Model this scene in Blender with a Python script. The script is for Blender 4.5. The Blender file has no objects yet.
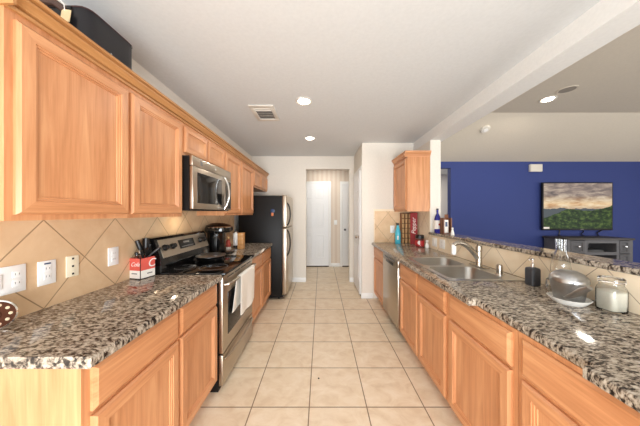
import bpy, bmesh, math, random
from mathutils import Vector, Matrix
random.seed(7)
S = bpy.context.scene
COL = S.collection
PI = math.pi

# ------------------------------------------------------------------ camera
CAMZ = 1.394
FPX = 227.0
cam_d = bpy.data.cameras.new('camera')
cam = bpy.data.objects.new('camera', cam_d)
COL.objects.link(cam)
cam.location = (0, 0, CAMZ)
cam.rotation_euler = (PI / 2, 0, 0)
cam_d.sensor_width = 36.0
cam_d.lens = 36.0 * FPX / 640.0
cam_d.shift_x = -1.0 / 640.0
cam_d.clip_start = 0.02
S.camera = cam

# ------------------------------------------------------------------ world, daylight, exposure
S.view_settings.view_transform = 'Standard'
S.view_settings.look = 'None'
S.view_settings.gamma = 1.0
S.view_settings.exposure = 0.1
S.view_settings.use_curve_mapping = False
world = bpy.data.worlds.new('world')
S.world = world
world.use_nodes = True
bg = world.node_tree.nodes['Background']
bg.inputs['Color'].default_value = (0.93, 0.97, 1.0, 1)
bg.inputs['Strength'].default_value = 1.0


def area(name, loc, rot, sx, sy, power, col=(1, 1, 1)):
    l = bpy.data.lights.new(name, 'AREA')
    l.shape = 'RECTANGLE'
    l.size, l.size_y = sx, sy
    l.energy = power
    l.color = col
    o = bpy.data.objects.new(name, l)
    COL.objects.link(o)
    o.location = loc
    o.rotation_euler = rot
    return o


# daylight from the breakfast nook windows behind the camera, and the living room windows to the right
area('daylight_nook', (0.15, -2.05, 0.95), (PI / 2, 0, 0), 2.2, 1.2, 165, (0.88, 0.94, 1.0))
area('daylight_living', (7.55, 1.6, 1.3), (PI / 2, 0, PI / 2), 2.6, 1.8, 28, (0.95, 0.97, 1.0))
area('daylight_living_rear', (4.7, -2.05, 0.95), (PI / 2, 0, 0), 3.2, 1.2, 120, (1.0, 0.98, 0.95))
area('passage_fill_lamp', (2.6, 5.5, 2.43), (0, 0, 0), 0.3, 0.3, 14, (1.0, 0.93, 0.82))  # added fill, no fixture here; brightens the passage behind the opening
area('hall_fill_lamp', (0.1, 5.3, 2.53), (0, 0, 0), 0.3, 0.3, 8, (1.0, 0.95, 0.88))  # unseen lamp added to lift the dim hallway

# ------------------------------------------------------------------ materials
M = {}


def srgb(r, g, b):
    def f(c):
        c /= 255.0
        return c / 12.92 if c <= 0.04045 else ((c + 0.055) / 1.055) ** 2.4
    return (f(r), f(g), f(b), 1.0)


class NT:
    def __init__(s, name):
        m = bpy.data.materials.new(name)
        m.use_nodes = True
        s.m = m
        s.t = m.node_tree
        s.b = s.t.nodes['Principled BSDF']
        s.geo = None

    def n(s, typ, **kw):
        nd = s.t.nodes.new(typ)
        for k, v in kw.items():
            setattr(nd, k, v)
        return nd

    def l(s, a, b):
        s.t.links.new(a, b)

    def pos(s):
        if s.geo is None:
            s.geo = s.n('ShaderNodeNewGeometry')
        return s.geo.outputs['Position']

    def math(s, op, a, b=None, c=None, clamp=False):
        nd = s.n('ShaderNodeMath', operation=op)
        nd.use_clamp = clamp
        for i, v in enumerate((a, b, c)):
            if v is None:
                continue
            if isinstance(v, (int, float)):
                nd.inputs[i].default_value = v
            else:
                s.l(v, nd.inputs[i])
        return nd.outputs[0]

    def map(s, vec, scale=(1, 1, 1), rot=(0, 0, 0), loc=(0, 0, 0)):
        nd = s.n('ShaderNodeMapping')
        nd.inputs['Scale'].default_value = scale
        nd.inputs['Rotation'].default_value = rot
        nd.inputs['Location'].default_value = loc
        s.l(vec, nd.inputs['Vector'])
        return nd.outputs[0]

    def noise(s, vec, scale, detail=3, rough=0.55, dist=0.0):
        nd = s.n('ShaderNodeTexNoise')
        nd.inputs['Scale'].default_value = scale
        nd.inputs['Detail'].default_value = detail
        nd.inputs['Roughness'].default_value = rough
        nd.inputs['Distortion'].default_value = dist
        s.l(vec, nd.inputs['Vector'])
        return nd.outputs['Fac']

    def ramp(s, fac, stops, interp='LINEAR'):
        nd = s.n('ShaderNodeValToRGB')
        nd.color_ramp.interpolation = interp
        e = nd.color_ramp.elements
        while len(e) < len(stops):
            e.new(0.5)
        for i, (p, c) in enumerate(stops):
            e[i].position = p
            e[i].color = c
        s.l(fac, nd.inputs['Fac'])
        return nd.outputs['Color']

    def mix(s, fac, a, b, blend='MIX'):
        nd = s.n('ShaderNodeMix', data_type='RGBA', blend_type=blend)
        if isinstance(fac, (int, float)):
            nd.inputs[0].default_value = fac
        else:
            s.l(fac, nd.inputs[0])
        for i, v in ((6, a), (7, b)):
            if isinstance(v, tuple):
                nd.inputs[i].default_value = v
            else:
                s.l(v, nd.inputs[i])
        return nd.outputs[2]

    def bump(s, h, strength=0.2, dist=0.002):
        nd = s.n('ShaderNodeBump')
        nd.inputs['Strength'].default_value = strength
        nd.inputs['Distance'].default_value = dist
        s.l(h, nd.inputs['Height'])
        s.l(nd.outputs[0], s.b.inputs['Normal'])

    def set(s, **kw):
        for k, v in kw.items():
            k = k.replace('_', ' ')
            if isinstance(v, (int, float, tuple)):
                s.b.inputs[k].default_value = v
            else:
                s.l(v, s.b.inputs[k])


def simple(name, c, rough=0.5, metal=0.0, var=0.06, vscale=30.0, spec=0.5, bump=0.0, coat=0.0):
    t = NT(name)
    f = t.noise(t.pos(), vscale, 3)
    lo = tuple(max(0, x * (1 - var)) for x in c[:3]) + (1,)
    hi = tuple(min(1, x * (1 + var)) for x in c[:3]) + (1,)
    t.set(Base_Color=t.ramp(f, [(0.3, lo), (0.7, hi)]), Roughness=rough, Metallic=metal,
          Specular_IOR_Level=spec, Coat_Weight=coat)
    if bump:
        t.bump(f, bump, 0.002)
    M[name] = t.m
    return t.m


def wood(name, axis, dark, mid, light, rough=0.38):
    t = NT(name)
    sc = [13.0, 13.0, 13.0]
    sc[axis] = 0.9
    sf = [95.0, 95.0, 95.0]
    sf[axis] = 3.0
    g = t.noise(t.map(t.pos(), tuple(sc)), 1.6, 4, 0.6, 0.9)
    fine = t.noise(t.map(t.pos(), tuple(sf)), 1.3, 3, 0.6)
    broad = t.noise(t.pos(), 2.3, 2)
    v = t.math('ADD', t.math('MULTIPLY', g, 0.62), t.math('MULTIPLY', fine, 0.25))
    v = t.math('ADD', v, t.math('MULTIPLY', broad, 0.2))
    c = t.ramp(v, [(0.38, dark), (0.53, mid), (0.68, light)])
    t.set(Base_Color=c, Roughness=rough, Specular_IOR_Level=0.4, Coat_Weight=0.12, Coat_Roughness=0.3)
    t.bump(fine, 0.06, 0.001)
    M[name] = t.m


WD, WM, WL = srgb(184, 123, 80), srgb(203, 142, 97), srgb(217, 160, 114)
wood('wood_vertical', 2, WD, WM, WL)
wood('wood_along', 1, WD, WM, WL)
wood('wood_cross', 0, WD, WM, WL)
wood('wood_crown', 1, srgb(164, 112, 64), srgb(184, 131, 80), srgb(198, 146, 94))  # crown woods: darker stain, with the molding's concave shade put into the colour
wood('wood_crown_cross', 0, srgb(164, 112, 64), srgb(184, 131, 80), srgb(198, 146, 94))
wood('wood_block', 2, srgb(176, 118, 66), srgb(205, 150, 92), srgb(222, 176, 120))
wood('wood_dark', 2, srgb(70, 38, 22), srgb(104, 60, 36), srgb(130, 80, 50))


def granite():
    t = NT('granite')
    p = t.map(t.pos(), (1.0, 1.9, 1.0), (0, 0, math.radians(38)))
    a = t.noise(p, 37, 5, 0.62, 0.6)
    b = t.noise(t.map(p, (1, 1, 1), (0, 0, 0.3), (3, 1, 5)), 70, 4, 0.6, 0.4)
    c = t.noise(t.map(t.pos(), (1, 1, 1), (0, 0, 0), (7, 2, 1)), 13, 3)
    v = t.math('ADD', t.math('MULTIPLY', a, 0.58), t.math('MULTIPLY', b, 0.32))
    v = t.math('ADD', v, t.math('MULTIPLY', c, 0.1))
    col = t.ramp(v, [(0.42, srgb(36, 32, 30)), (0.458, srgb(84, 74, 65)), (0.487, srgb(132, 119, 105)),
                     (0.53, srgb(168, 156, 140)), (0.61, srgb(198, 188, 173))])
    t.set(Base_Color=col, Roughness=0.07, Specular_IOR_Level=0.5)
    M['granite'] = t.m


granite()


def diamond(name, ax, u0, pu, v0, pv, base_a, base_b, grout, w=0.012):
    """diagonal square tiles; ax = 0 for walls seen in X-Z, 1 for walls seen in Y-Z"""
    t = NT(name)
    sep = t.n('ShaderNodeSeparateXYZ')
    t.l(t.pos(), sep.inputs[0])
    u = t.math('DIVIDE', t.math('SUBTRACT', sep.outputs[ax], u0), pu)
    v = t.math('DIVIDE', t.math('SUBTRACT', sep.outputs[2], v0), pv)

    def line(e):
        fr = t.math('FRACT', t.math('ADD', e, 100.5))
        return t.math('ABSOLUTE', t.math('SUBTRACT', fr, 0.5))
    d = t.math('MINIMUM', line(t.math('ADD', u, v)), line(t.math('SUBTRACT', u, v)))
    g = t.math('SMOOTH_MIN', t.math('DIVIDE', d, w), 1.0, 0.3)
    n = t.noise(t.pos(), 7, 5, 0.6, 0.4)
    col = t.ramp(n, [(0.3, base_a), (0.7, base_b)])
    t.set(Base_Color=t.mix(t.math('MINIMUM', g, 1.0, clamp=True), grout, col), Roughness=0.42, Specular_IOR_Level=0.4)
    t.bump(g, 0.35, 0.003)
    M[name] = t.m


TA, TB, TG = srgb(214, 178, 138), srgb(228, 198, 160), srgb(128, 98, 68)
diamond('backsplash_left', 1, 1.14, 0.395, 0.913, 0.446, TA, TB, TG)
diamond('backsplash_right', 1, 1.40, 0.38, 0.914, 0.41, srgb(238, 218, 188), srgb(244, 228, 202), TG, 0.009)  # tile colour raised to make up for the weak light on this wall
diamond('backsplash_end', 0, 1.095, 0.36, 0.95, 0.44, TA, TB, TG)


def floor_tile():
    t = NT('floor_tile')
    sep = t.n('ShaderNodeSeparateXYZ')
    t.l(t.pos(), sep.inputs[0])
    T = 0.413
    u = t.math('DIVIDE', t.math('ADD', sep.outputs[0], 0.0844), T)
    v = t.math('DIVIDE', t.math('SUBTRACT', sep.outputs[1], 1.630), T)

    def line(e):
        fr = t.math('FRACT', t.math('ADD', e, 100.5))
        return t.math('ABSOLUTE', t.math('SUBTRACT', fr, 0.5))
    d = t.math('MINIMUM', line(u), line(v))
    g = t.math('MINIMUM', t.math('DIVIDE', d, 0.0115), 1.0, clamp=True)
    g = t.math('POWER', g, 3.0)
    # a different shade for every tile
    comb = t.n('ShaderNodeCombineXYZ')
    t.l(t.math('FLOOR', t.math('ADD', u, 100.0)), comb.inputs[0])
    t.l(t.math('FLOOR', t.math('ADD', v, 100.0)), comb.inputs[1])
    wn = t.n('ShaderNodeTexWhiteNoise')
    t.l(comb.outputs[0], wn.inputs['Vector'])
    n = t.noise(t.map(t.pos(), (1, 1.4, 1), (0, 0, 0.6)), 7.5, 6, 0.62, 0.6)
    col = t.ramp(n, [(0.28, srgb(216, 192, 162)), (0.5, srgb(230, 211, 184)), (0.72, srgb(239, 224, 202))])
    col = t.mix(t.math('MULTIPLY', wn.outputs['Value'], 0.15), col, srgb(214, 190, 160))
    t.set(Base_Color=t.mix(g, srgb(124, 98, 72), col), Roughness=0.34, Specular_IOR_Level=0.4)
    t.bump(g, 0.3, 0.003)
    M['floor_tile'] = t.m


floor_tile()


def paint(name, c, scale=60, bump=0.12, rough=0.75):
    simple(name, c, rough, 0, 0.025, scale, 0.25, bump)


paint('wall_paint', srgb(229, 222, 211))
paint('ceiling_paint', srgb(218, 219, 219), 45, 0.3)
paint('beam_paint', srgb(232, 231, 228), 45, 0.25)
paint('living_ceiling', srgb(214, 204, 188), 45, 0.25)
paint('blue_paint', srgb(54, 68, 128), 60, 0.1, 0.6)
simple('low_bounce_carpet', srgb(120, 108, 94), 0.95, 0, 0.12, 150, 0.1, 0.4)
simple('trim_white', srgb(240, 239, 236), 0.4, 0, 0.01)
simple('door_white', srgb(238, 238, 238), 0.42, 0, 0.012)


def stripes():
    t = NT('striped_paper')
    sep = t.n('ShaderNodeSeparateXYZ')
    t.l(t.pos(), sep.inputs[0])
    s_ = t.math('FRACT', t.math('DIVIDE', sep.outputs[0], 0.12))
    k = t.math('GREATER_THAN', s_, 0.5)
    t.set(Base_Color=t.mix(k, srgb(222, 204, 186), srgb(230, 216, 200)), Roughness=0.7)
    M['striped_paper'] = t.m


stripes()


def steel(name, c, rough, axis=1, metal=1.0):
    t = NT(name)
    sc = [260.0, 260.0, 260.0]
    sc[axis] = 4.0
    f = t.noise(t.map(t.pos(), tuple(sc)), 1.0, 2)
    lo = tuple(x * 0.9 for x in c[:3]) + (1,)
    t.set(Base_Color=t.ramp(f, [(0.3, lo), (0.7, c)]), Metallic=metal, Roughness=rough)
    t.bump(f, 0.04, 0.0005)
    M[name] = t.m


steel('steel', srgb(196, 184, 168), 0.3)
steel('steel_dark', srgb(168, 156, 142), 0.32)
steel('sink_steel', srgb(206, 206, 204), 0.28, 0)
steel('nickel', srgb(192, 185, 174), 0.26, 2)
steel('sink_bowl', srgb(172, 170, 166), 0.3, 0)  # darker copy of the sink steel, recess shade put into the colour
simple('chrome', srgb(226, 226, 226), 0.12, 1.0, 0.02)
simple('aluminium', srgb(176, 176, 176), 0.3, 1.0, 0.06, 60)
simple('black_gloss', srgb(14, 13, 13), 0.08, 0, 0.1)
simple('black_plastic', srgb(20, 19, 19), 0.35, 0, 0.1)
simple('black_textured', srgb(22, 20, 19), 0.45, 0, 0.15, 400, 0.22, 0.1)
simple('case_black', srgb(28, 27, 31), 0.36, 0, 0.08, 200, 0.4, 0.1)
simple('case_seam', srgb(62, 36, 36), 0.5)
simple('strap_brown', srgb(78, 56, 46), 0.6)
simple('paper_tag', srgb(226, 202, 158), 0.7)
simple('white_plastic', srgb(244, 243, 240), 0.35, 0, 0.01)
simple('cream_plastic', srgb(245, 235, 208), 0.4, 0, 0.015)
simple('dark_slot', srgb(40, 36, 33), 0.6)
simple('shadow_gap', srgb(20, 16, 13), 0.8)
simple('card_red', srgb(222, 96, 84), 0.45, 0, 0.04)
simple('card_white', srgb(244, 240, 232), 0.5, 0, 0.02)
simple('card_black', srgb(24, 22, 22), 0.5)
simple('towel', srgb(240, 236, 228), 0.95, 0, 0.03, 300, 0.1, 0.4)
simple('towel_print', srgb(98, 110, 84), 0.9)
simple('turquoise', srgb(74, 190, 214), 0.28, 0, 0.05)
simple('sign_red', srgb(158, 44, 50), 0.4, 0, 0.08)
simple('ink_white', srgb(245, 238, 232), 0.5, 0, 0.01)
simple('ink_grey', srgb(120, 118, 116), 0.5)
simple('rack_brown', srgb(138, 94, 58), 0.55)
simple('pod_tan', srgb(206, 164, 112), 0.5, 0, 0.1)
simple('grey_furniture', srgb(92, 91, 94), 0.5, 0, 0.1, 40)
simple('grey_furniture_panel', srgb(80, 79, 82), 0.5, 0, 0.1, 40)
simple('stand_top', srgb(64, 58, 56), 0.4, 0, 0.15, 20)
simple('soap_grey', srgb(60, 62, 68), 0.42, 0, 0.15, 80)
simple('ceramic_white', srgb(246, 244, 238), 0.18, 0, 0.01)
simple('flour', srgb(246, 240, 224), 0.9, 0, 0.03, 90, 0.2, 0.3)
simple('bead_pale', srgb(206, 184, 150), 0.6)
simple('tin_brown', srgb(74, 42, 28), 0.8, 0, 0.15, 30, 0.1)
simple('label_red', srgb(196, 50, 52), 0.5)
simple('magnet_blue', srgb(24, 54, 96), 0.4)
simple('magnet_orange', srgb(206, 120, 70), 0.5)
simple('figurine_red', srgb(176, 72, 56), 0.5)
simple('vent_white', srgb(222, 216, 206), 0.5, 0, 0.01)
simple('vent_dark', srgb(96, 88, 80), 0.7)
simple('fixture_grey', srgb(150, 142, 131), 0.6)
simple('crumb', srgb(52, 40, 30), 0.9)


def glass(name, c, rough=0.02, ior=1.45):
    t = NT(name)
    f = t.noise(t.pos(), 40, 2)
    lo = tuple(x * 0.98 for x in c[:3]) + (1,)
    t.set(Base_Color=t.ramp(f, [(0.3, lo), (0.7, c)]), Roughness=rough, IOR=ior, Transmission_Weight=1.0)
    M[name] = t.m


glass('clear_glass', (0.97, 0.98, 0.97, 1))
glass('blue_glass', srgb(64, 66, 190), 0.05)


def emit(name, c, s):
    t = NT(name)
    f = t.noise(t.pos(), 20, 1)
    t.set(Base_Color=c, Emission_Color=t.ramp(f, [(0.3, c), (0.7, c)]), Emission_Strength=s)
    M[name] = t.m


emit('lamp_glow', (1.0, 0.93, 0.82, 1), 14.0)
emit('lamp_glow_soft', (1.0, 0.94, 0.85, 1), 9.0)


# ------------------------------------------------------------------ mesh builder
class MB:
    def __init__(s):
        s.bm = bmesh.new()
        s.mi = 0

    def _mark(s):
        return set(s.bm.faces)

    def _fin(s, old):
        for f in s.bm.faces:
            if f not in old:
                f.material_index = s.mi

    def box(s, x0, x1, y0, y1, z0, z1, bev=0.0, seg=2, rot=None, piv=None):
        old = s._mark()
        vs = [s.bm.verts.new((x, y, z)) for x in (x0, x1) for y in (y0, y1) for z in (z0, z1)]
        idx = [(0, 1, 3, 2), (4, 6, 7, 5), (0, 4, 5, 1), (2, 3, 7, 6), (0, 2, 6, 4), (1, 5, 7, 3)]
        fs = [s.bm.faces.new([vs[i] for i in q]) for q in idx]
        bmesh.ops.recalc_face_normals(s.bm, faces=fs)
        allv = vs
        if bev > 0:
            es = list({e for f in fs for e in f.edges})
            r = bmesh.ops.bevel(s.bm, geom=es, offset=bev, segments=seg, profile=0.5, affect='EDGES')
            allv = list({v for f in s.bm.faces if f not in old for v in f.verts})
        if rot is not None:
            c = piv or Vector(((x0 + x1) / 2, (y0 + y1) / 2, (z0 + z1) / 2))
            bmesh.ops.rotate(s.bm, verts=allv, cent=c, matrix=rot)
        s._fin(old)
        return s

    def prism(s, pts, axis, a0, a1):
        """polygon extruded along an axis; pts are in the other two axes in order x,y,z"""
        old = s._mark()

        def mk(p, a):
            if axis == 0:
                return (a, p[0], p[1])
            if axis == 1:
                return (p[0], a, p[1])
            return (p[0], p[1], a)
        A = [s.bm.verts.new(mk(p, a0)) for p in pts]
        B = [s.bm.verts.new(mk(p, a1)) for p in pts]
        n = len(pts)
        fs = [s.bm.faces.new(A), s.bm.faces.new(list(reversed(B)))]
        for i in range(n):
            j = (i + 1) % n
            fs.append(s.bm.faces.new((A[i], B[i], B[j], A[j])))
        bmesh.ops.recalc_face_normals(s.bm, faces=fs)
        s._fin(old)
        return s

    def panel(s, plane, u0, u1, v0, v1, base, sgn, prof, cross=1):
        """nested rectangles: plane 'X' has u=Y, v=Z; plane 'Y' has u=X, v=Z; plane 'Z' has u=X, v=Y"""
        def P(u, v, h):
            if plane == 'X':
                return (base + sgn * h, u, v)
            if plane == 'Y':
                return (u, base + sgn * h, v)
            return (u, v, base + sgn * h)
        rings = []
        for ins, h in prof:
            a, b, c, d = u0 + ins, u1 - ins, v0 + ins, v1 - ins
            rings.append([s.bm.verts.new(P(*q, h)) for q in ((a, c), (b, c), (b, d), (a, d))])
        fs = []
        back = s.bm.faces.new(list(reversed(rings[0])))
        back.material_index = 0
        fs.append(back)
        for r0, r1 in zip(rings, rings[1:]):
            for i in range(4):
                j = (i + 1) % 4
                f = s.bm.faces.new((r0[i], r0[j], r1[j], r1[i]))
                f.material_index = cross if i in (0, 2) else 0
                fs.append(f)
        f = s.bm.faces.new(rings[-1])
        f.material_index = 0
        fs.append(f)
        bmesh.ops.recalc_face_normals(s.bm, faces=fs)
        return s

    def lathe(s, prof, c, seg=28, axis='Z', rot=None, closed=False):
        """profile (r, h) turned about an axis through c"""
        old = s._mark()
        c = Vector(c)
        rings = []
        for r, h in prof:
            ring = []
            if r < 1e-6:
                ring = [s.bm.verts.new((0, 0, h))]
            else:
                for k in range(seg):
                    a = 2 * PI * k / seg
                    ring.append(s.bm.verts.new((r * math.cos(a), r * math.sin(a), h)))
            rings.append(ring)
        fs = []
        pairs = list(zip(rings, rings[1:]))
        if closed:
            pairs.append((rings[-1], rings[0]))
        for r0, r1 in pairs:
            for k in range(seg):
                j = (k + 1) % seg
                q = []
                if len(r0) == 1 and len(r1) == 1:
                    continue
                if len(r0) == 1:
                    q = [r0[0], r1[j], r1[k]]
                elif len(r1) == 1:
                    q = [r0[k], r0[j], r1[0]]
                else:
                    q = [r0[k], r0[j], r1[j], r1[k]]
                fs.append(s.bm.faces.new(q))
        if not closed:
            for ring, flip in ((rings[0], True), (rings[-1], False)):
                if len(ring) > 2:
                    fs.append(s.bm.faces.new(list(reversed(ring)) if flip else ring))
        bmesh.ops.recalc_face_normals(s.bm, faces=fs)
        vs = [v for r in rings for v in r]
        m = Matrix.Identity(3)
        if axis == 'X':
            m = Matrix.Rotation(PI / 2, 3, 'Y')
        elif axis == 'Y':
            m = Matrix.Rotation(-PI / 2, 3, 'X')
        if rot is not None:
            m = rot @ m
        for v in vs:
            v.co = m @ v.co + c
        s._fin(old)
        return s

    def tube(s, pts, r, seg=12, cap=True, flat=1.0):
        """tube along points; r a number or one per point; flat squeezes along Z of the frame"""
        old = s._mark()
        pts = [Vector(p) for p in pts]
        n = len(pts)
        rr = r if isinstance(r, (list, tuple)) else [r] * n
        rings = []
        up = None
        for i, p in enumerate(pts):
            t = (pts[min(i + 1, n - 1)] - pts[max(i - 1, 0)]).normalized()
            if up is None:
                a = Vector((0, 0, 1)) if abs(t.z) < 0.9 else Vector((1, 0, 0))
                up = (a - t * a.dot(t)).normalized()
            else:
                up = (up - t * up.dot(t)).normalized()
            sd = t.cross(up)
            rings.append([s.bm.verts.new(p + rr[i] * (math.cos(2 * PI * k / seg) * sd + flat * math.sin(2 * PI * k / seg) * up))
                          for k in range(seg)])
        fs = []
        for r0, r1 in zip(rings, rings[1:]):
            for k in range(seg):
                j = (k + 1) % seg
                fs.append(s.bm.faces.new((r0[k], r0[j], r1[j], r1[k])))
        if cap:
            fs.append(s.bm.faces.new(list(reversed(rings[0]))))
            fs.append(s.bm.faces.new(rings[-1]))
        bmesh.ops.recalc_face_normals(s.bm, faces=fs)
        s._fin(old)
        return s

    def loft(s, rings, cap=(True, True), closed=True):
        old = s._mark()
        R = [[s.bm.verts.new(p) for p in ring] for ring in rings]
        fs = []
        for r0, r1 in zip(R, R[1:]):
            n = len(r0)
            for k in range(n if closed else n - 1):
                j = (k + 1) % n
                fs.append(s.bm.faces.new((r0[k], r0[j], r1[j], r1[k])))
        if cap[0]:
            fs.append(s.bm.faces.new(list(reversed(R[0]))))
        if cap[1]:
            fs.append(s.bm.faces.new(R[-1]))
        bmesh.ops.recalc_face_normals(s.bm, faces=fs)
        s._fin(old)
        return s


def obj(name, mb, mats, parent=None, org=None, angle=32):
    """links the builder's mesh as one object; geometry is in world coordinates"""
    me = bpy.data.meshes.new(name)
    off = Vector((0, 0, 0))
    if parent is not None:
        p = parent
        while p is not None:
            off += p.location
            p = p.parent
        loc = Vector((0, 0, 0))
    else:
        if org is None:
            lo = Vector([min(v.co[i] for v in mb.bm.verts) for i in range(3)])
            hi = Vector([max(v.co[i] for v in mb.bm.verts) for i in range(3)])
            org = ((lo.x + hi.x) / 2, (lo.y + hi.y) / 2, lo.z)
        off = Vector(org)
        loc = off
    for v in mb.bm.verts:
        v.co -= off
    mb.bm.to_mesh(me)
    mb.bm.free()
    if isinstance(mats, str):
        mats = [mats]
    for m in mats:
        me.materials.append(M[m])
    for p in me.polygons:
        p.use_smooth = True
    me.set_sharp_from_angle(angle=math.radians(angle))
    o = bpy.data.objects.new(name, me)
    COL.objects.link(o)
    o.location = loc
    if parent is not None:
        o.parent = parent
    return o


def tag(o, label, cat, group=None):
    o['label'] = label
    o['category'] = cat
    if group:
        o['group'] = group
    return o


def thing(name, label, cat, loc, group=None):
    o = bpy.data.objects.new(name, None)
    o.empty_display_size = 0.05
    COL.objects.link(o)
    o.location = loc
    return tag(o, label, cat, group)


def struct(name, mb, mats, parent=None, angle=32):
    o = obj(name, mb, mats, parent, None if parent else None, angle)
    if parent is None:
        o['kind'] = 'structure'
    return o


def text_mesh(name, body, size, mat, parent, matrix, extrude=0.0006, shear=0.0):
    cu = bpy.data.curves.new(name + '_curve', 'FONT')
    cu.body = body
    cu.size = size
    cu.extrude = extrude
    cu.shear = shear
    cu.align_x = 'CENTER'
    cu.align_y = 'CENTER'
    tmp = bpy.data.objects.new(name + '_tmp', cu)
    COL.objects.link(tmp)
    bpy.context.view_layer.update()
    me = bpy.data.meshes.new_from_object(tmp.evaluated_get(bpy.context.evaluated_depsgraph_get()))
    bpy.data.objects.remove(tmp)
    off = Vector((0, 0, 0))
    p = parent
    while p is not None:
        off += p.location
        p = p.parent
    me.transform(Matrix.Translation(-off) @ matrix)
    me.materials.clear()
    me.materials.append(M[mat])
    o = bpy.data.objects.new(name, me)
    COL.objects.link(o)
    o.parent = parent
    return o


def frame(origin, ux, uy):
    """4x4 with local x along ux and local y along uy"""
    ux = Vector(ux).normalized()
    uy = Vector(uy).normalized()
    uz = ux.cross(uy)
    m = Matrix((ux, uy, uz)).transposed().to_4x4()
    m.translation = Vector(origin)
    return m


# ------------------------------------------------------------------ setting
CEIL = 2.54
WLX = -1.40       # left wall face
WRX = 1.508       # right wall face
FARY = 4.59       # far kitchen wall
ENDY = 3.71       # wall at the end of the right counter
HALLY = 5.91
BACKY = -2.1

struct('floor', MB().box(-2.2, 1.58, BACKY - 0.1, 6.6, -0.1, 0.0), 'floor_tile')
struct('floor_living', MB().box(1.58, 8.0, BACKY - 0.1, 6.6, -0.1, 0.0), 'low_bounce_carpet')  # unseen floor, made dark to cut light bounced onto beam and ceiling
struct('ceiling', MB().box(-1.55, 1.508, BACKY, 6.1, CEIL, CEIL + 0.1), 'ceiling_paint')
struct('wall_left', MB().box(WLX - 0.12, WLX, BACKY, FARY, 0, CEIL), 'wall_paint')
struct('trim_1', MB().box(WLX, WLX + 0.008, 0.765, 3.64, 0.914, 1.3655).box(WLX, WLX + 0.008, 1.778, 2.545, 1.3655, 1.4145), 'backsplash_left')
# far wall with the hallway opening
w = MB().box(-1.52, -0.303, FARY, FARY + 0.12, 0, CEIL).box(0.576, 0.80, FARY, FARY + 0.12, 0, CEIL)
w.box(-0.303, 0.576, FARY, FARY + 0.12, 2.284, CEIL)
struct('wall_far', w, 'wall_paint')
# hallway
struct('wall_hall', MB().box(-1.6, 1.6, HALLY, HALLY + 0.1, 0, CEIL), 'striped_paper')
struct('wall_hall_left', MB().box(-1.6, -1.5, FARY + 0.12, HALLY, 0, CEIL), 'wall_paint')
struct('wall_hall_right', MB().box(1.5, 1.6, FARY + 0.12, HALLY, 0, CEIL), 'wall_paint')
# pantry block: return wall with the door, end wall, stub with the column
PX = 0.67
struct('wall_pantry', MB().box(PX, PX + 0.1, ENDY, 3.80, 0, CEIL).box(PX, PX + 0.1, 4.52, FARY, 0, CEIL)
       .box(PX, PX + 0.1, 3.80, 4.52, 2.12, CEIL), 'wall_paint')
struct('wall_end', MB().box(PX + 0.1, WRX, ENDY, ENDY + 0.1, 0, CEIL), 'wall_paint')
struct('wall_right', MB().box(WRX, 1.65, 3.13, 4.6, 0, 2.40), 'wall_paint')
struct('wall_bar', MB().box(WRX, 1.65, -0.6, 3.13, 0, 1.099), 'wall_paint')
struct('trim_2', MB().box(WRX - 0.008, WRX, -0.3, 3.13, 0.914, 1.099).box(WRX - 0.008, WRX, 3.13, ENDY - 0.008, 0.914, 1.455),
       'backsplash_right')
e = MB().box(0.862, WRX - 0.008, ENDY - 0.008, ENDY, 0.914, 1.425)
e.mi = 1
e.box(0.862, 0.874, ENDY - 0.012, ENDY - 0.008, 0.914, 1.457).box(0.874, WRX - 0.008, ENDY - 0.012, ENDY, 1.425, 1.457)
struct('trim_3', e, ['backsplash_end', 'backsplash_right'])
# dropped beam between kitchen and living room
struct('beam', MB().box(WRX, 1.70, BACKY, 4.6, 2.40, 3.15), 'beam_paint')
# living room
LY = 4.6
struct('wall_living', MB().box(2.63, 8.0, LY, LY + 0.12, 0, 2.436).box(1.65, 2.63, LY, LY + 0.12, 2.306, 2.436), 'blue_paint')
struct('wall_passage', MB().box(1.65, 3.6, 6.2, 6.3, 0, 2.6), 'wall_paint')
struct('wall_passage_left', MB().box(1.55, 1.65, LY, 6.2, 0, 2.6), 'wall_paint')
struct('ceiling_passage', MB().box(1.65, 3.6, LY + 0.12, 6.2, 2.44, 2.5), 'ceiling_paint')
struct('ceiling_living', MB().prism([(LY + 0.12, 2.40), (LY, 2.436), (3.70, 3.03), (BACKY, 3.03), (BACKY, 3.15), (3.7, 3.15), (LY + 0.12, 2.55)],
                                     0, 1.70, 8.0), 'living_ceiling')
struct('wall_back', MB().box(-1.52, 8.0, BACKY - 0.1, BACKY, 0, 0.3).box(-1.52, 8.0, BACKY - 0.1, BACKY, 1.6, 3.15)
       .box(-1.52, -1.0, BACKY - 0.1, BACKY, 0.3, 1.6).box(1.3, 3.0, BACKY - 0.1, BACKY, 0.3, 1.6).box(6.4, 8.0, BACKY - 0.1, BACKY, 0.3, 1.6), 'wall_paint')  # unseen wall, added with low openings to keep light off the upper walls
struct('wall_living_right', MB().box(7.6, 7.7, 2.95, LY, 0, 3.03).box(7.6, 7.7, BACKY, 0.25, 0, 3.03)
       .box(7.6, 7.7, 0.25, 2.95, 0, 0.35).box(7.6, 7.7, 0.25, 2.95, 2.25, 3.03), 'wall_paint')

# baseboards
def base(n, *b):
    struct('baseboard_' + n, MB().box(*b, bev=0.004), 'trim_white')


base('far', -0.60, -0.303, FARY - 0.014, FARY, 0, 0.09)
base('far_right', 0.576, PX, FARY - 0.014, FARY, 0, 0.09)
base('end', PX - 0.014, 0.845, ENDY - 0.014, ENDY, 0, 0.09)
base('pantry', PX - 0.014, PX, ENDY, 3.735, 0, 0.09)
base('hall', 0.262, 0.49, HALLY - 0.014, HALLY, 0, 0.09)


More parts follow.
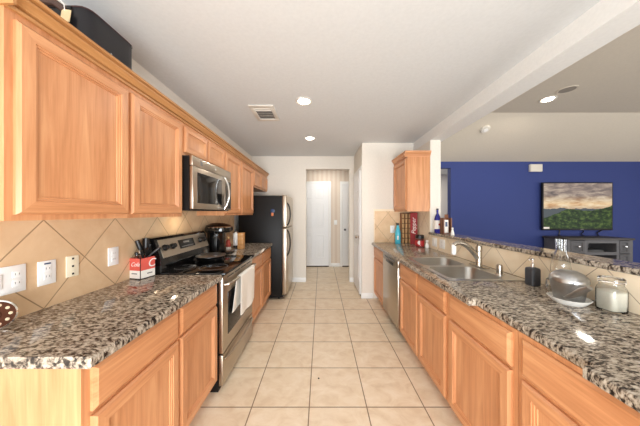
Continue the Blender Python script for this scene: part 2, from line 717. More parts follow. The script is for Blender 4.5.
# doors
def six_panel(u0, u1, v0, v1, plane, b, sgn):
    """door slab with six raised panels, as one mesh"""
    mb = MB()
    t = 0.035
    W = u1 - u0
    H = v1 - v0
    st = 0.11
    mid = 0.10
    pw = (W - 2 * st - mid) / 2
    rows = [(0.20, 0.80), (0.98, 1.62), (1.74, H - 0.12)]
    if plane == 'Y':
        y0, y1 = sorted((b, b + sgn * t))
        mb.box(u0, u1, y0, y1, v0, v1)
    else:
        y0, y1 = sorted((b, b + sgn * t))
        mb.box(y0, y1, u0, u1, v0, v1)
    for (a, c) in rows:
        for k in range(2):
            p0 = u0 + st + k * (pw + mid)
            mb.panel(plane, p0, p0 + pw, v0 + a, v0 + c, b + sgn * t, sgn,
                     [(0, -0.002), (0.0, 0.002), (0.006, 0.007), (0.016, 0.007), (0.022, 0.002), (0.034, 0.002), (0.055, 0.007)], 0)
    return mb


def knob(parent, c, axis, sgn, mat='nickel'):
    pr = [(0.026, 0), (0.026, 0.006), (0.011, 0.010), (0.010, 0.03), (0.022, 0.038), (0.027, 0.05), (0.022, 0.062), (0, 0.066)]
    rot = None
    if sgn < 0:
        rot = Matrix.Rotation(PI, 3, 'Z')
    return obj('door_knob', MB().lathe(pr, c, 20, axis, rot), mat, parent)


def casing(u0, u1, v1, plane, b, sgn, w=0.06, t=0.018):
    mb = MB()
    y0, y1 = sorted((b, b + sgn * t))
    for a0, a1, c0, c1 in ((u0 - w, u0, 0, v1 + w), (u1, u1 + w, 0, v1 + w), (u0, u1, v1, v1 + w)):
        if plane == 'Y':
            mb.box(a0, a1, y0, y1, c0, c1, 0.004)
        else:
            mb.box(y0, y1, a0, a1, c0, c1, 0.004)
    return mb


def door(n, u0, u1, v1, plane, b, sgn, kn):
    root = obj('door_%d' % n, six_panel(u0 + 0.004, u1 - 0.004, 0.03, v1 - 0.004, plane, b, sgn), 'door_white')
    root['kind'] = 'structure'
    a_, b_ = sorted((b, b + sgn * 0.02))
    m = MB().box(u0, u1, a_, b_, 0.0, 0.022) if plane == 'Y' else MB().box(a_, b_, u0, u1, 0.0, 0.022)
    obj('door_gap_shade', m, 'dark_slot', root)  # dark strip standing in for the shade of the gap under the door
    obj('door_casing', casing(u0, u1, v1, plane, b, sgn), 'trim_white', root)
    if kn:
        f = b + sgn * 0.035
        knob(root, (kn[0], f, kn[1]) if plane == 'Y' else (f, kn[0], kn[1]), plane, sgn, kn[2])
    return root


door(1, -0.56, 0.200, 2.155, 'Y', HALLY - 0.001, -1, None)
door(2, 0.555, 1.26, 2.155, 'Y', HALLY - 0.001, -1, (0.618, 0.965, 'black_plastic'))
door(3, 3.80, 4.50, 2.12, 'X', PX + 0.012, -1, (3.872, 0.985, 'steel_dark'))

# ------------------------------------------------------------------ cabinets
DOOR = [(0, 0), (0, 0.010), (0.009, 0.020), (0.050, 0.020), (0.0515, 0.0155), (0.058, 0.0155), (0.0595, 0.010), (0.066, 0.011), (0.068, 0.006)]
SMALL = [(0, 0), (0, 0.010), (0.009, 0.020), (0.040, 0.020), (0.042, 0.014), (0.064, 0.007)]
DRAWER = [(0, 0), (0, 0.010), (0.009, 0.016), (0.013, 0.019)]


def cab_door(root, u0, u1, v0, v1, X, sgn, prof=DOOR, name='door'):
    m = MB().panel('X', u0, u1, v0, v1, X, sgn, prof, 1)
    return obj(name, m, ['wood_vertical', 'wood_along'], root, angle=18)


def cab_drawer(root, u0, u1, v0, v1, X, sgn, name='drawer'):
    m = MB().panel('X', u0, u1, v0, v1, X, sgn, DRAWER, 0)
    return obj(name, m, ['wood_along'], root, angle=18)


UPG = 'upper cabinets along the left wall'
UFX = -1.09       # face of the upper face frames on the left
UB, UT = 1.366, 2.125


def crown_profile(X, sgn, z):
    """crown section in (x, z), stepping out from the cabinet face"""
    q = [(0, -0.012), (0.012, -0.012), (0.012, 0.0), (0.003, 0.003), (0.003, 0.008), (0.017, 0.011), (0.021, 0.022), (0.035, 0.034),
         (0.036, 0.040), (0.029, 0.043), (0.029, 0.047), (0.046, 0.050), (0.046, 0.062), (0, 0.062)]
    p = [(X + sgn * a, z + b) for a, b in q]
    return p


def upper(label, y0, y1, z0, doors, prof=DOOR):
    root = thing('upper_cabinet', label, 'cabinet', (-1.245, (y0 + y1) / 2, z0), UPG)
    obj('carcass', MB().box(WLX + 0.001, UFX, y0, y1, z0, UT), 'wood_vertical', root)
    for a, b in doors:
        cab_door(root, a, b, z0 + 0.022, UT - 0.045, UFX, 1, prof)
    m = MB().prism(crown_profile(UFX, 1, UT - 0.005), 1, y0, y1)
    obj('crown_molding', m, 'wood_crown', root)
    return root


r = upper('large honey wood wall cabinet nearest the camera, two tall doors, under the black case', 0.78, 1.776, UB,
          [(0.803, 1.270), (1.292, 1.757)])
# crown return on the near end
obj('crown_molding', MB().prism([(0.78, 2.108), (0.772, 2.108), (0.770, 2.122), (0.760, 2.13), (0.756, 2.144), (0.740, 2.16), (0.736, 2.172), (0.736, 2.182), (0.78, 2.182)],
                                0, WLX + 0.001, UFX + 0.044), 'wood_crown_cross', r)
upper('short honey wood wall cabinet with two small doors above the microwave', 1.778, 2.545, 1.852,
      [(1.795, 2.152), (2.172, 2.528)], SMALL)
upper('tall honey wood wall cabinet between the microwave and the fridge cabinet', 2.547, 3.625, UB,
      [(2.566, 3.052), (3.082, 3.607)])
upper('short honey wood wall cabinet with two small doors above the black fridge', 3.627, FARY - 0.02, 1.815,
      [(3.645, 4.085), (4.105, 4.55)], SMALL)

# upper cabinet on the right wall
UR0, UR1 = 3.14, 3.703
URX = 1.195
root = thing('upper_cabinet', 'single door wood wall cabinet hanging over the right counter corner, beside the white column', 'cabinet', (1.35, 3.42, 1.42),
             'upper cabinets on the right wall')
obj('carcass', MB().box(URX, WRX - 0.001, UR0, UR1, 1.415, 2.19), 'wood_vertical', root)
cab_door(root, UR0 + 0.02, UR1 - 0.02, 1.437, 2.150, URX, -1)
obj('crown_molding', MB().prism(crown_profile(URX, -1, 2.185), 1, UR0 - 0.001, UR1), 'wood_along', root)
obj('crown_molding', MB().prism([(UR0, 2.173), (UR0 - 0.008, 2.173), (UR0 - 0.010, 2.187), (UR0 - 0.020, 2.195), (UR0 - 0.024, 2.209), (UR0 - 0.040, 2.225),
                                 (UR0 - 0.044, 2.237), (UR0 - 0.044, 2.247), (UR0, 2.247)], 0, URX - 0.044, WRX - 0.001), 'wood_cross', root)

# base cabinets
BFL = -0.812      # left face frame plane
BFR = 0.872       # right face frame plane
CT = 0.874        # underside of granite


def base_cab(label, y0, y1, side, cols, group, hollow=False):
    X = BFL if side < 0 else BFR
    s = 1 if side < 0 else -1          # direction the doors face
    wallx = WLX + 0.001 if side < 0 else WRX - 0.001
    root = thing('base_cabinet', label, 'cabinet', ((X + wallx) / 2, (y0 + y1) / 2, 0), group)
    kick = X - s * 0.07
    if hollow:
        m = MB()
        for a, b in ((y0, y0 + 0.018), (y1 - 0.018, y1)):
            m.prism([(wallx, 0.0), (kick, 0.0), (kick, 0.095), (X, 0.095), (X, CT - 0.001), (wallx, CT - 0.001)], 1, a, b)
        m.box(min(X, X - s * 0.02), max(X, X - s * 0.02), y0 + 0.018, y1 - 0.018, 0.095, CT - 0.001)
        m.box(min(X - s * 0.02, wallx), max(X - s * 0.02, wallx), y0 + 0.018, y1 - 0.018, 0.095, 0.113)
        m.box(min(wallx, wallx + s * 0.01), max(wallx, wallx + s * 0.01), y0 + 0.018, y1 - 0.018, 0.113, CT - 0.001)
        obj('carcass', m, 'wood_vertical', root)
    else:
        obj('carcass', MB().prism([(wallx, 0.0), (kick, 0.0), (kick, 0.095), (X, 0.095), (X, CT - 0.001), (wallx, CT - 0.001)], 1, y0, y1), 'wood_vertical', root)
    obj('toe_kick', MB().box(min(kick, kick + s * 0.006), max(kick, kick + s * 0.006), y0, y1, 0.0, 0.093), 'wood_along', root)
    for col in cols:
        a, b = col[:2]
        false_front = len(col) > 2 and col[2]
        cab_drawer(root, a, b, 0.697, 0.853, X, s, 'false_front' if false_front else 'drawer')
        cab_door(root, a, b, 0.110, 0.680, X, s)
    return root


GL = 'base cabinets along the left wall'
GR = 'base cabinets along the right counter'
r = base_cab('honey wood base cabinet nearest the camera on the left, before the range', 0.768, 1.758, -1,
             [(0.798, 1.272), (1.294, 1.742)], GL)
base_cab('honey wood base cabinet with two drawers between the range and the fridge', 2.540, 3.625, -1,
         [(2.580, 3.075), (3.105, 3.600)], GL)
base_cab('narrow honey wood base cabinet at the end wall, beyond the dishwasher', 3.115, ENDY - 0.002, 1, [(3.135, 3.665, False)], GR)
root = base_cab('honey wood sink base with two false drawer fronts, under the double sink', 1.547, 2.485, 1,
                [(1.570, 2.005, True), (2.027, 2.462, True)], GR, True)
base_cab('honey wood base cabinet directly right of the sink base, with one drawer and one door', 1.003, 1.545, 1, [(1.030, 1.522, False)], GR)
base_cab('honey wood base cabinet nearest the camera on the right under the chipped granite edge', 0.42, 1.001, 1, [(0.45, 0.972, False)], GR)


# ------------------------------------------------------------------ countertops
def ctop(mb, X, xb, y0, y1, s, zt=0.914, th=0.04):
    """slab with an eased front edge; X front edge, xb back edge, s = +1 when the front faces +X"""
    r = min(0.012, th * 0.4)
    pts = [(xb, zt - th), (X - s * 0.004, zt - th), (X, zt - th + 0.004), (X, zt - r), (X - s * r * 0.3, zt - r * 0.3), (X - s * r, zt), (xb, zt)]
    mb.prism(pts, 1, y0, y1)


m = MB()
ctop(m, -0.765, WLX + 0.009, 0.757, 1.760, 1)
tag(obj('countertop', m, 'granite'), 'speckled granite worktop nearest the camera on the left, beside the range', 'countertop', 'granite worktops')
m = MB()
ctop(m, -0.775, WLX + 0.009, 2.538, 3.628, 1)
tag(obj('countertop', m, 'granite'), 'speckled granite worktop between the range and the black fridge', 'countertop', 'granite worktops')
SX0, SX1, SY0, SY1 = 0.905, 1.462, 1.60, 2.44
m = MB()
XB = WRX - 0.009
ctop(m, 0.824, XB, 0.36, 0.715, -1)
ctop(m, 0.868, XB, 0.715, 1.272, -1, th=0.039)
ctop(m, 0.824, XB, 1.272, SY0 + 0.014, -1)
ctop(m, 0.824, SX0 + 0.014, SY0 + 0.014, SY1 - 0.014, -1)
m.box(SX1 - 0.014, XB, SY0 + 0.014, SY1 - 0.014, 0.874, 0.914)
ctop(m, 0.824, XB, SY1 - 0.014, ENDY - 0.013, -1)
tag(obj('countertop', m, 'granite'), 'long speckled granite worktop with a chipped front edge, holding the sink', 'countertop', 'granite worktops')
# raised bar top
m = MB()
zt, zb = 1.131, 1.100
m.prism([(1.482, zb + 0.004), (1.486, zb), (1.676, zb), (1.68, zb + 0.004), (1.68, zt - 0.006), (1.674, zt), (1.488, zt), (1.482, zt - 0.006)], 1, -0.6, 3.128)
tag(obj('bar_top', m, 'granite'), 'narrow speckled granite ledge capping the half wall behind the sink', 'countertop')

# ------------------------------------------------------------------ sink
def rrect_ring(x0, x1, y0, y1, r, z, n=12):
    pts = []
    per = [((x0, y0), (x1, y0)), ((x1, y0), (x1, y1)), ((x1, y1), (x0, y1)), ((x0, y1), (x0, y0))]
    for (a, b) in per:
        for k in range(n):
            t = k / n
            x, y = a[0] + (b[0] - a[0]) * t, a[1] + (b[1] - a[1]) * t
            cx, cy = min(max(x, x0 + r), x1 - r), min(max(y, y0 + r), y1 - r)
            dx, dy = x - cx, y - cy
            d = math.hypot(dx, dy)
            if d > 1e-9 and r > 0:
                x, y = cx + dx / d * r, cy + dy / d * r
            pts.append((x, y, z))
    return pts


sink = thing('kitchen_sink', 'stainless double bowl sink set into the granite worktop', 'sink', ((SX0 + SX1) / 2, (SY0 + SY1) / 2, 0.914))
SM = 2.035
m = MB()
bowls = [(SY0 + 0.035, SM - 0.016, 0.18), (SM + 0.016, SY1 - 0.035, 0.15)]
halves = [(SY0, SM), (SM, SY1)]
zr = 0.919
for (b0, b1, dep), (h0, h1) in zip(bowls, halves):
    bx0, bx1 = SX0 + 0.035, SX1 - 0.125
    m.loft([rrect_ring(SX0 - 0.004 if False else SX0, SX1, h0, h1, 0.0, zr), rrect_ring(bx0, bx1, b0, b1, 0.06, zr)], (False, False))
m.loft([rrect_ring(SX0, SX1, SY0, SY1, 0, 0.9145), rrect_ring(SX0, SX1, SY0, SY1, 0, zr)], (False, False))
obj('rim', m, 'sink_steel', sink, angle=50)
for (b0, b1, dep) in bowls:
    bx0, bx1 = SX0 + 0.035, SX1 - 0.125
    m = MB()
    m.loft([rrect_ring(bx0, bx1, b0, b1, 0.06, zr), rrect_ring(bx0 + 0.004, bx1 - 0.004, b0 + 0.004, b1 - 0.004, 0.06, zr - 0.008),
            rrect_ring(bx0 + 0.012, bx1 - 0.012, b0 + 0.012, b1 - 0.012, 0.06, 0.914 - dep + 0.03),
            rrect_ring(bx0 + 0.04, bx1 - 0.04, b0 + 0.04, b1 - 0.04, 0.05, 0.914 - dep)], (False, True))
    b = obj('bowl', m, 'sink_bowl', sink, angle=50)
    cx, cy = (bx0 + bx1) / 2, (b0 + b1) / 2
    obj('drain', MB().lathe([(0.042, 0), (0.042, 0.003), (0.03, 0.003), (0.028, 0.0015), (0, 0.0015)], (cx, cy, 0.9145 - dep), 24), 'chrome', b)

# faucet
fx, fy = 1.405, 2.02
fz = 0.920
fa = thing('kitchen_faucet', 'brushed nickel pull out faucet with lever, standing behind the sink bowls', 'faucet', (fx, fy, fz))
obj('base_plate', MB().box(fx - 0.028, fx + 0.028, fy - 0.10, fy + 0.10, fz, fz + 0.006, 0.003), 'nickel', fa)
obj('body', MB().lathe([(0.028, 0.006), (0.028, 0.012), (0.025, 0.02), (0.024, 0.135), (0.026, 0.138), (0.026, 0.16), (0.024, 0.18), (0.012, 0.192), (0, 0.195)], (fx, fy, fz), 24), 'nickel', fa)
sp = []
for k in range(13):
    t = k / 12.0
    x = fx - 0.012 - 0.215 * t
    z = fz + 0.075 + 0.135 * math.sin(t * PI * 0.62) ** 0.9 - 0.012 * max(0, t - 0.8) * 5
    sp.append((x, fy, z))
obj('spout', MB().tube(sp, [0.023 - 0.004 * (k / 12.0) for k in range(13)], 14), 'nickel', fa)
ex, ez = sp[-1][0], sp[-1][2]
obj('spray_head', MB().lathe([(0.015, -0.085), (0.019, -0.08), (0.019, -0.012), (0.014, 0.0), (0.0, 0.004)], (ex + 0.004, fy, ez), 18), 'white_plastic', fa)
obj('lever', MB().tube([(fx, fy, fz + 0.185), (fx - 0.03, fy, fz + 0.212), (fx - 0.085, fy, fz + 0.245), (fx - 0.105, fy, fz + 0.252)], [0.012, 0.011, 0.010, 0.008], 10, True, 0.7), 'nickel', fa)
# deck cap
ag = thing('sink_air_gap', 'short brushed nickel cap on the sink deck, nearer than the faucet', 'air gap', (1.39, 1.768, 0.9195))
obj('cap', MB().lathe([(0.022, 0), (0.022, 0.05), (0.02, 0.068), (0.012, 0.074), (0, 0.075)], (1.39, 1.768, 0.9195), 20), 'nickel', ag)
obj('flange', MB().lathe([(0.034, 0), (0.034, 0.003), (0.0225, 0.006), (0.0225, 0.0)], (1.39, 1.768, 0.9195), 20, closed=True), 'chrome', ag)

# ------------------------------------------------------------------ dishwasher
dw = thing('dishwasher', 'stainless steel built-in dishwasher left of the sink base', 'dishwasher', (1.15, 2.80, 0))
obj('tub', MB().box(0.90, 1.45, 2.493, 3.107, 0.10, 0.868), 'black_plastic', dw)
obj('front_panel', MB().box(0.845, 0.899, 2.496, 3.104, 0.115, 0.788, 0.005), 'steel', dw)
cp = obj('control_strip', MB().box(0.845, 0.899, 2.496, 3.104, 0.792, 0.862, 0.004), 'steel_dark', dw)
obj('pocket_handle', MB().box(0.838, 0.8445, 2.66, 2.94, 0.775, 0.806, 0.003), 'black_plastic', dw)
obj('button_row', MB().box(0.8438, 0.8449, 2.60, 3.0, 0.828, 0.842), 'black_gloss', cp)
obj('toe_kick', MB().box(0.93, 0.95, 2.493, 3.107, 0.0, 0.10), 'black_plastic', dw)

# ------------------------------------------------------------------ range
RY0, RY1 = 1.765, 2.533
RF = -0.765
rg = thing('range', 'stainless and black electric range between the two left base cabinets', 'range', (-1.08, (RY0 + RY1) / 2, 0))
obj('body', MB().box(WLX + 0.03, -0.80, RY0, RY1, 0.0, 0.905), 'black_textured', rg)
ck = obj('cooktop', MB().box(WLX + 0.012, -0.745, RY0, RY1, 0.906, 0.926, 0.005), 'black_gloss', rg)
for (x, y, rad) in ((-0.93, 1.97, 0.115), (-0.93, 2.34, 0.085), (-1.18, 1.97, 0.085)):
    obj('burner_ring', MB().lathe([(rad, 0), (rad, 0.0006), (rad - 0.004, 0.0006), (rad - 0.004, 0)], (x, y, 0.9262), 40, closed=True), 'ink_grey', ck)
od = obj('oven_door', MB().box(-0.799, RF, RY0 + 0.004, RY1 - 0.004, 0.292, 0.895, 0.006), 'steel', rg)
obj('oven_window', MB().box(RF - 0.001, RF + 0.0025, RY0 + 0.10, RY1 - 0.10, 0.40, 0.745, 0.001), 'black_gloss', od)
obj('vent_slots', MB().box(RF - 0.001, RF + 0.0015, RY0 + 0.09, RY0 + 0.22, 0.866, 0.876).box(RF - 0.001, RF + 0.0015, RY0 + 0.25, RY0 + 0.38, 0.866, 0.876)
    .box(RF - 0.001, RF + 0.0015, RY0 + 0.41, RY0 + 0.54, 0.866, 0.876).box(RF - 0.001, RF + 0.0015, RY0 + 0.57, RY0 + 0.69, 0.866, 0.876), 'black_plastic', od)
HX = RF + 0.048
hp = [(RF + 0.002, RY0 + 0.03, 0.828), (HX - 0.012, RY0 + 0.036, 0.832), (HX, RY0 + 0.06, 0.834)]
hp += [(HX, RY0 + 0.06 + (RY1 - RY0 - 0.12) * k / 6.0, 0.834) for k in range(1, 7)]
hp += [(HX - 0.012, RY1 - 0.036, 0.832), (RF + 0.002, RY1 - 0.03, 0.828)]
obj('oven_handle', MB().tube(hp, 0.0125, 12), 'steel', od)
dr = obj('storage_drawer', MB().box(-0.799, RF, RY0 + 0.004, RY1 - 0.004, 0.04, 0.280, 0.006), 'steel', rg)
dh = [(RF + 0.001, RY0 + 0.03, 0.235)] + [(RF + 0.014 + 0.020 * math.sin(PI * k / 10.0), RY0 + 0.05 + (RY1 - RY0 - 0.10) * k / 10.0, 0.238) for k in range(11)] + [(RF + 0.001, RY1 - 0.03, 0.235)]
obj('drawer_handle', MB().tube(dh, 0.011, 10), 'steel', dr)
# backguard with sloping control face
BGX = -1.240
pts = [(WLX + 0.012, 0.927), (-1.235, 0.927), (-1.245, 1.03), (-1.300, 1.185), (-1.318, 1.197), (WLX + 0.012, 1.197)]
bgd = obj('backguard', MB().prism(pts, 1, RY0, RY1), 'black_gloss', rg)
sl = Vector((-1.300 + 1.245, 0, 1.185 - 1.03)).normalized()
nrm = Vector((sl.z, 0, -sl.x))
o0 = Vector((-1.245, 0, 1.03))


def bgp(y, t, h):
    p = o0 + sl * t + nrm * h
    return (p.x, y, p.z)


def slab_on_guard(y0, y1, t0, t1, h0, h1):
    mb = MB()
    a = [bgp(y0, t0, h0), bgp(y1, t0, h0), bgp(y1, t1, h0), bgp(y0, t1, h0)]
    b = [bgp(y0, t0, h1), bgp(y1, t0, h1), bgp(y1, t1, h1), bgp(y0, t1, h1)]
    mb.loft([a, b])
    return mb


fpnl = obj('control_face', slab_on_guard(RY0 + 0.03, RY1 - 0.02, 0.006, 0.155, 0.0, 0.004), 'steel', bgd)
obj('display', slab_on_guard(2.03, 2.27, 0.045, 0.125, 0.004, 0.006), 'black_gloss', bgd)
obj('display_buttons', MB().loft([[bgp(2.06, 0.058, .006), bgp(2.24, 0.058, .006), bgp(2.24, 0.064, .006), bgp(2.06, 0.064, .006)],
                                  [bgp(2.06, 0.058, .0066), bgp(2.24, 0.058, .0066), bgp(2.24, 0.064, .0066), bgp(2.06, 0.064, .0066)]])
    .loft([[bgp(2.10, 0.092, .006), bgp(2.19, 0.092, .006), bgp(2.19, 0.108, .006), bgp(2.10, 0.108, .006)],
           [bgp(2.10, 0.092, .0066), bgp(2.19, 0.092, .0066), bgp(2.19, 0.108, .0066), bgp(2.10, 0.108, .0066)]]), 'ink_grey', bgd)
krot = Matrix((nrm.cross(Vector((0, 1, 0))), Vector((0, 1, 0)), nrm)).transposed()
for y in (1.845, 1.945, 2.375, 2.455):
    c = o0 + sl * 0.085 + nrm * 0.004
    obj('control_knob', MB().lathe([(0.027, 0), (0.027, 0.006), (0.021, 0.008), (0.019, 0.028), (0.015, 0.031), (0, 0.031)], (c.x, y, c.z), 20, 'Z', krot), 'black_plastic', bgd)

# towel over the oven handle
def towel():
    mb = MB()
    n = 14
    mm = 16

    def surf(u, v, side):
        """front flap: u along the handle, v downwards"""
        y = 1.985 + 0.40 * u
        fold = 0.006 * math.sin(u * 9 + v * 2.0) * (0.3 + v)
        return y, fold
    rings = []
    prof = []
    # cross-section path: back bottom -> up -> over the bar -> front bottom
    for k in range(n):
        prof.append(('b', 1 - k / (n - 1)))
    for k in range(1, 6):
        prof.append(('o', k / 6.0))
    for k in range(n):
        prof.append(('f', k / (n - 1)))
    R = 0.0145
    for i in range(mm + 1):
        u = i / mm
        ring = []
        for kind, t in prof:
            if kind == 'b':
                y = 1.985 + 0.40 * u - (0.02 + 0.08 * (1 - u)) * t
                z = 0.834 - 0.27 * t
                x = HX - R - 0.004 * t + 0.004 * math.sin(u * 11 + 1)*t - 0.002
                x = max(x, RF + 0.006)
            elif kind == 'o':
                a = PI * (1 - t)
                y = 1.985 + 0.40 * u
                x = HX + R * math.cos(a)
                z = 0.834 + R * math.sin(a)
            else:
                y = 1.985 + 0.40 * u + 0.02 * t * (u - 0.5) - 0.012 * t
                z = 0.834 - (0.325 + 0.02 * math.sin(u * 3.0)) * t
                x = HX + R + 0.007 * math.sin(u * 10 + 0.7) * t + 0.003
            ring.append((x, y, z))
        rings.append(ring)
    mb.loft(rings, (False, False), closed=False)
    bmesh.ops.solidify(mb.bm, geom=list(mb.bm.faces), thickness=-0.003)
    return mb


tw = obj('dish_towel', towel(), 'towel')
tag(tw, 'white kitchen towel folded over the oven door handle', 'towel')

# ------------------------------------------------------------------ microwave
MX = -1.005
mw = thing('microwave', 'stainless over-the-range microwave under the short wall cabinet', 'microwave', (-1.2, 2.16, 1.415))
obj('case', MB().box(WLX + 0.012, MX - 0.03, 1.783, 2.541, 1.415, 1.848), 'black_textured', mw)
obj('vent_grille', MB().box(MX - 0.0295, MX - 0.004, 1.783, 2.541, 1.772, 1.848, 0.004), 'steel', mw)
dd = obj('microwave_door', MB().box(MX - 0.0295, MX, 1.783, 2.375, 1.425, 1.768, 0.005), 'steel', mw)
obj('window', MB().box(MX - 0.001, MX + 0.002, 1.845, 2.30, 1.475, 1.725, 0.001), 'black_gloss', dd)
hpts = []
for k in range(11):
    t = k / 10.0
    hpts.append((MX + 0.006 + 0.045 * math.sin(PI * t) ** 0.7, 2.345 + 0.012 * math.sin(PI * t), 1.435 + 0.325 * t))
obj('door_handle', MB().tube(hpts, 0.011, 12), 'chrome', dd)
kp = obj('control_panel', MB().box(MX - 0.0295, MX - 0.001, 2.379, 2.541, 1.425, 1.768, 0.004), 'steel_dark', mw)
obj('keypad', MB().box(MX - 0.002, MX + 0.0005, 2.395, 2.528, 1.44, 1.73), 'black_gloss', kp)
obj('badge', MB().lathe([(0.016, 0), (0.016, 0.002), (0, 0.002)], (MX - 0.004, 2.18, 1.81), 20, 'X'), 'chrome', mw)
obj('badge', MB().box(MX - 0.004, MX - 0.0025, 1.90, 1.935, 1.79, 1.83), 'ink_grey', mw)
obj('light_lens', MB().box(-1.28, -1.20, 2.05, 2.25, 1.4140, 1.4149), 'vent_dark', mw)
l = area('hood_lamp', (-1.24, 2.15, 1.4125), (0, 0, 0), 0.03, 0.03, 0.7, (1.0, 0.82, 0.58))

# ------------------------------------------------------------------ fridge
FX = -0.632
FY0, FY1 = 3.65, 4.42
fr = thing('refrigerator', 'black sided fridge freezer with stainless doors at the end of the left counter', 'refrigerator', (-0.95, 4.03, 0))
obj('cabinet_body', MB().box(-1.33, FX, FY0, FY1, 0.03, 1.675, 0.006), 'black_textured', fr)
fd = obj('freezer_door', MB().box(FX + 0.006, -0.550, FY0 + 0.002, FY1 - 0.002, 1.160, 1.682, 0.014, 3), 'steel', fr)
dd = obj('fridge_door', MB().box(FX + 0.006, -0.550, FY0 + 0.002, FY1 - 0.002, 0.075, 1.148, 0.014, 3), 'steel', fr)
obj('gasket', MB().box(FX, FX + 0.006, FY0 + 0.012, FY1 - 0.012, 0.08, 1.67), 'black_plastic', fr)
obj('base_grille', MB().box(FX, -0.60, FY0 + 0.01, FY1 - 0.01, 0.03, 0.07), 'black_plastic', fr)
for y in (FY0 + 0.06, FY1 - 0.06):
    for x in (-1.27, -0.69):
        obj('foot', MB().lathe([(0.02, 0.0), (0.02, 0.03)], (x, y, 0.0), 14), 'black_plastic', fr)


def bow(z0, z1):
    return [(-0.552 + 0.05 * math.sin(PI * k / 10.0) ** 0.6, FY0 + 0.055, z0 + (z1 - z0) * k / 10.0) for k in range(11)]


obj('handle', MB().tube(bow(1.19, 1.56), 0.012, 10), 'black_plastic', fd)
obj('handle', MB().tube(bow(0.70, 1.12), 0.012, 10), 'black_plastic', dd)
mg = thing('fridge_magnet', 'small blue magnet with an orange figure on the black fridge side', 'magnet', (-0.777, FY0 - 0.006, 1.40))
obj('plate', MB().lathe([(0.034, 0), (0.034, 0.006), (0.03, 0.008), (0, 0.008)], (-0.777, FY0 - 0.001, 1.425), 20, 'Y', Matrix.Rotation(PI, 3, 'X')), 'magnet_blue', mg)
obj('figure', MB().box(-0.798, -0.762, FY0 - 0.010, FY0 - 0.001, 1.345, 1.405, 0.008), 'magnet_orange', mg)

# ------------------------------------------------------------------ wall plates
PG = 'wall plates'


def plate_X(label, y0, y1, z0, z1, X, s, mat='white_plastic', kind='outlet', gangs=1):
    root = thing('wall_outlet' if kind == 'outlet' else ('light_switch' if kind == 'switch' else 'phone_plate'), label,
                 'outlet' if kind == 'outlet' else ('switch' if kind == 'switch' else 'wall plate'), (X, (y0 + y1) / 2, z0), PG)
    a, b = sorted((X, X + s * 0.006))
    obj('cover_plate', MB().box(a, b, y0, y1, z0, z1, 0.002), mat, root)
    detail(root, 'X', X + s * 0.006, s, y0, y1, z0, z1, kind, gangs, mat)
    return root


def detail(root, plane, F, s, u0, u1, z0, z1, kind, gangs, mat):
    def bx(ua, ub, za, zb, h0, h1, bev=0.0):
        a, b = sorted((F + s * h0, F + s * h1))
        return MB().box(a, b, ua, ub, za, zb, bev) if plane == 'X' else MB().box(ua, ub, a, b, za, zb, bev)
    gw = (u1 - u0) / gangs
    for g in range(gangs):
        c = u0 + gw * (g + 0.5)
        zc = (z0 + z1) / 2
        if kind == 'phone':
            for dz in (-0.042, 0.0, 0.042):
                obj('jack', bx(c - 0.005, c + 0.005, zc + dz - 0.005, zc + dz + 0.005, -0.001, 0.0012), 'dark_slot', root)
            continue
        if kind == 'switch' or (gangs > 1 and g == 0):
            obj('rocker', bx(c - 0.016, c + 0.016, zc - 0.033, zc + 0.033, -0.001, 0.004, 0.0015), mat, root)
            continue
        for dz in (-0.02, 0.02):
            f = obj('socket', bx(c - 0.016, c + 0.016, zc + dz - 0.014, zc + dz + 0.014, -0.001, 0.002, 0.0008), mat, root)
            sl_ = bx(c - 0.008, c - 0.006, zc + dz - 0.003, zc + dz + 0.007, 0.0015, 0.0023)
            q = bx(c + 0.006, c + 0.008, zc + dz - 0.003, zc + dz + 0.006, 0.0015, 0.0023)
            tmp = bpy.data.meshes.new('slot_tmp')
            q.bm.to_mesh(tmp)
            q.bm.free()
            sl_.bm.from_mesh(tmp)
            bpy.data.meshes.remove(tmp)
            obj('slots', sl_, 'dark_slot', f)


LX = WLX + 0.0085
plate_X('wide white double wall plate at the left edge, above the round tin', 0.935, 1.067, 1.033, 1.157, LX, 1, 'white_plastic', 'outlet', 2)
r = plate_X('white outlet plate between the wide double plate and the cream plate', 1.112, 1.188, 1.032, 1.153, LX, 1)
obj('reset_strip', MB().box(LX + 0.006, LX + 0.0075, 1.136, 1.164, 1.135, 1.142), 'magnet_blue', r)
plate_X('cream wall plate with three dark holes in a column', 1.236, 1.300, 1.040, 1.155, LX, 1, 'cream_plastic', 'phone')
plate_X('white outlet plate nearest the drink carton on the left tile wall', 1.480, 1.555, 1.045, 1.165, LX, 1)
# right wall plates
RX = WRX - 0.0085
plate_X('white switch plate below the blue bottle, farther from the camera', 2.935, 3.05, 0.955, 1.068, RX, -1, 'white_plastic', 'switch')
plate_X('white outlet plate on the half wall, nearer the faucet', 2.745, 2.865, 0.955, 1.068, RX, -1)
root = thing('wall_outlet', 'white outlet plate on the end wall beside the turquoise bottle', 'outlet', (1.165, ENDY - 0.01, 1.07), PG)
obj('cover_plate', MB().box(1.128, 1.20, ENDY - 0.0145, ENDY - 0.0085, 1.07, 1.19, 0.002), 'white_plastic', root)
detail(root, 'Y', ENDY - 0.0145, -1, 1.128, 1.20, 1.07, 1.19, 'outlet', 1, 'white_plastic')
# hall switch
root = thing('light_switch', 'small white switch plate on the hallway wall between the two white doors', 'switch', (0.385, HALLY - 0.004, 1.1), PG)
obj('cover_plate', MB().box(0.34, 0.42, HALLY - 0.007, HALLY - 0.001, 1.09, 1.21, 0.002), 'white_plastic', root)
detail(root, 'Y', HALLY - 0.007, -1, 0.34, 0.42, 1.09, 1.21, 'switch', 1, 'white_plastic')

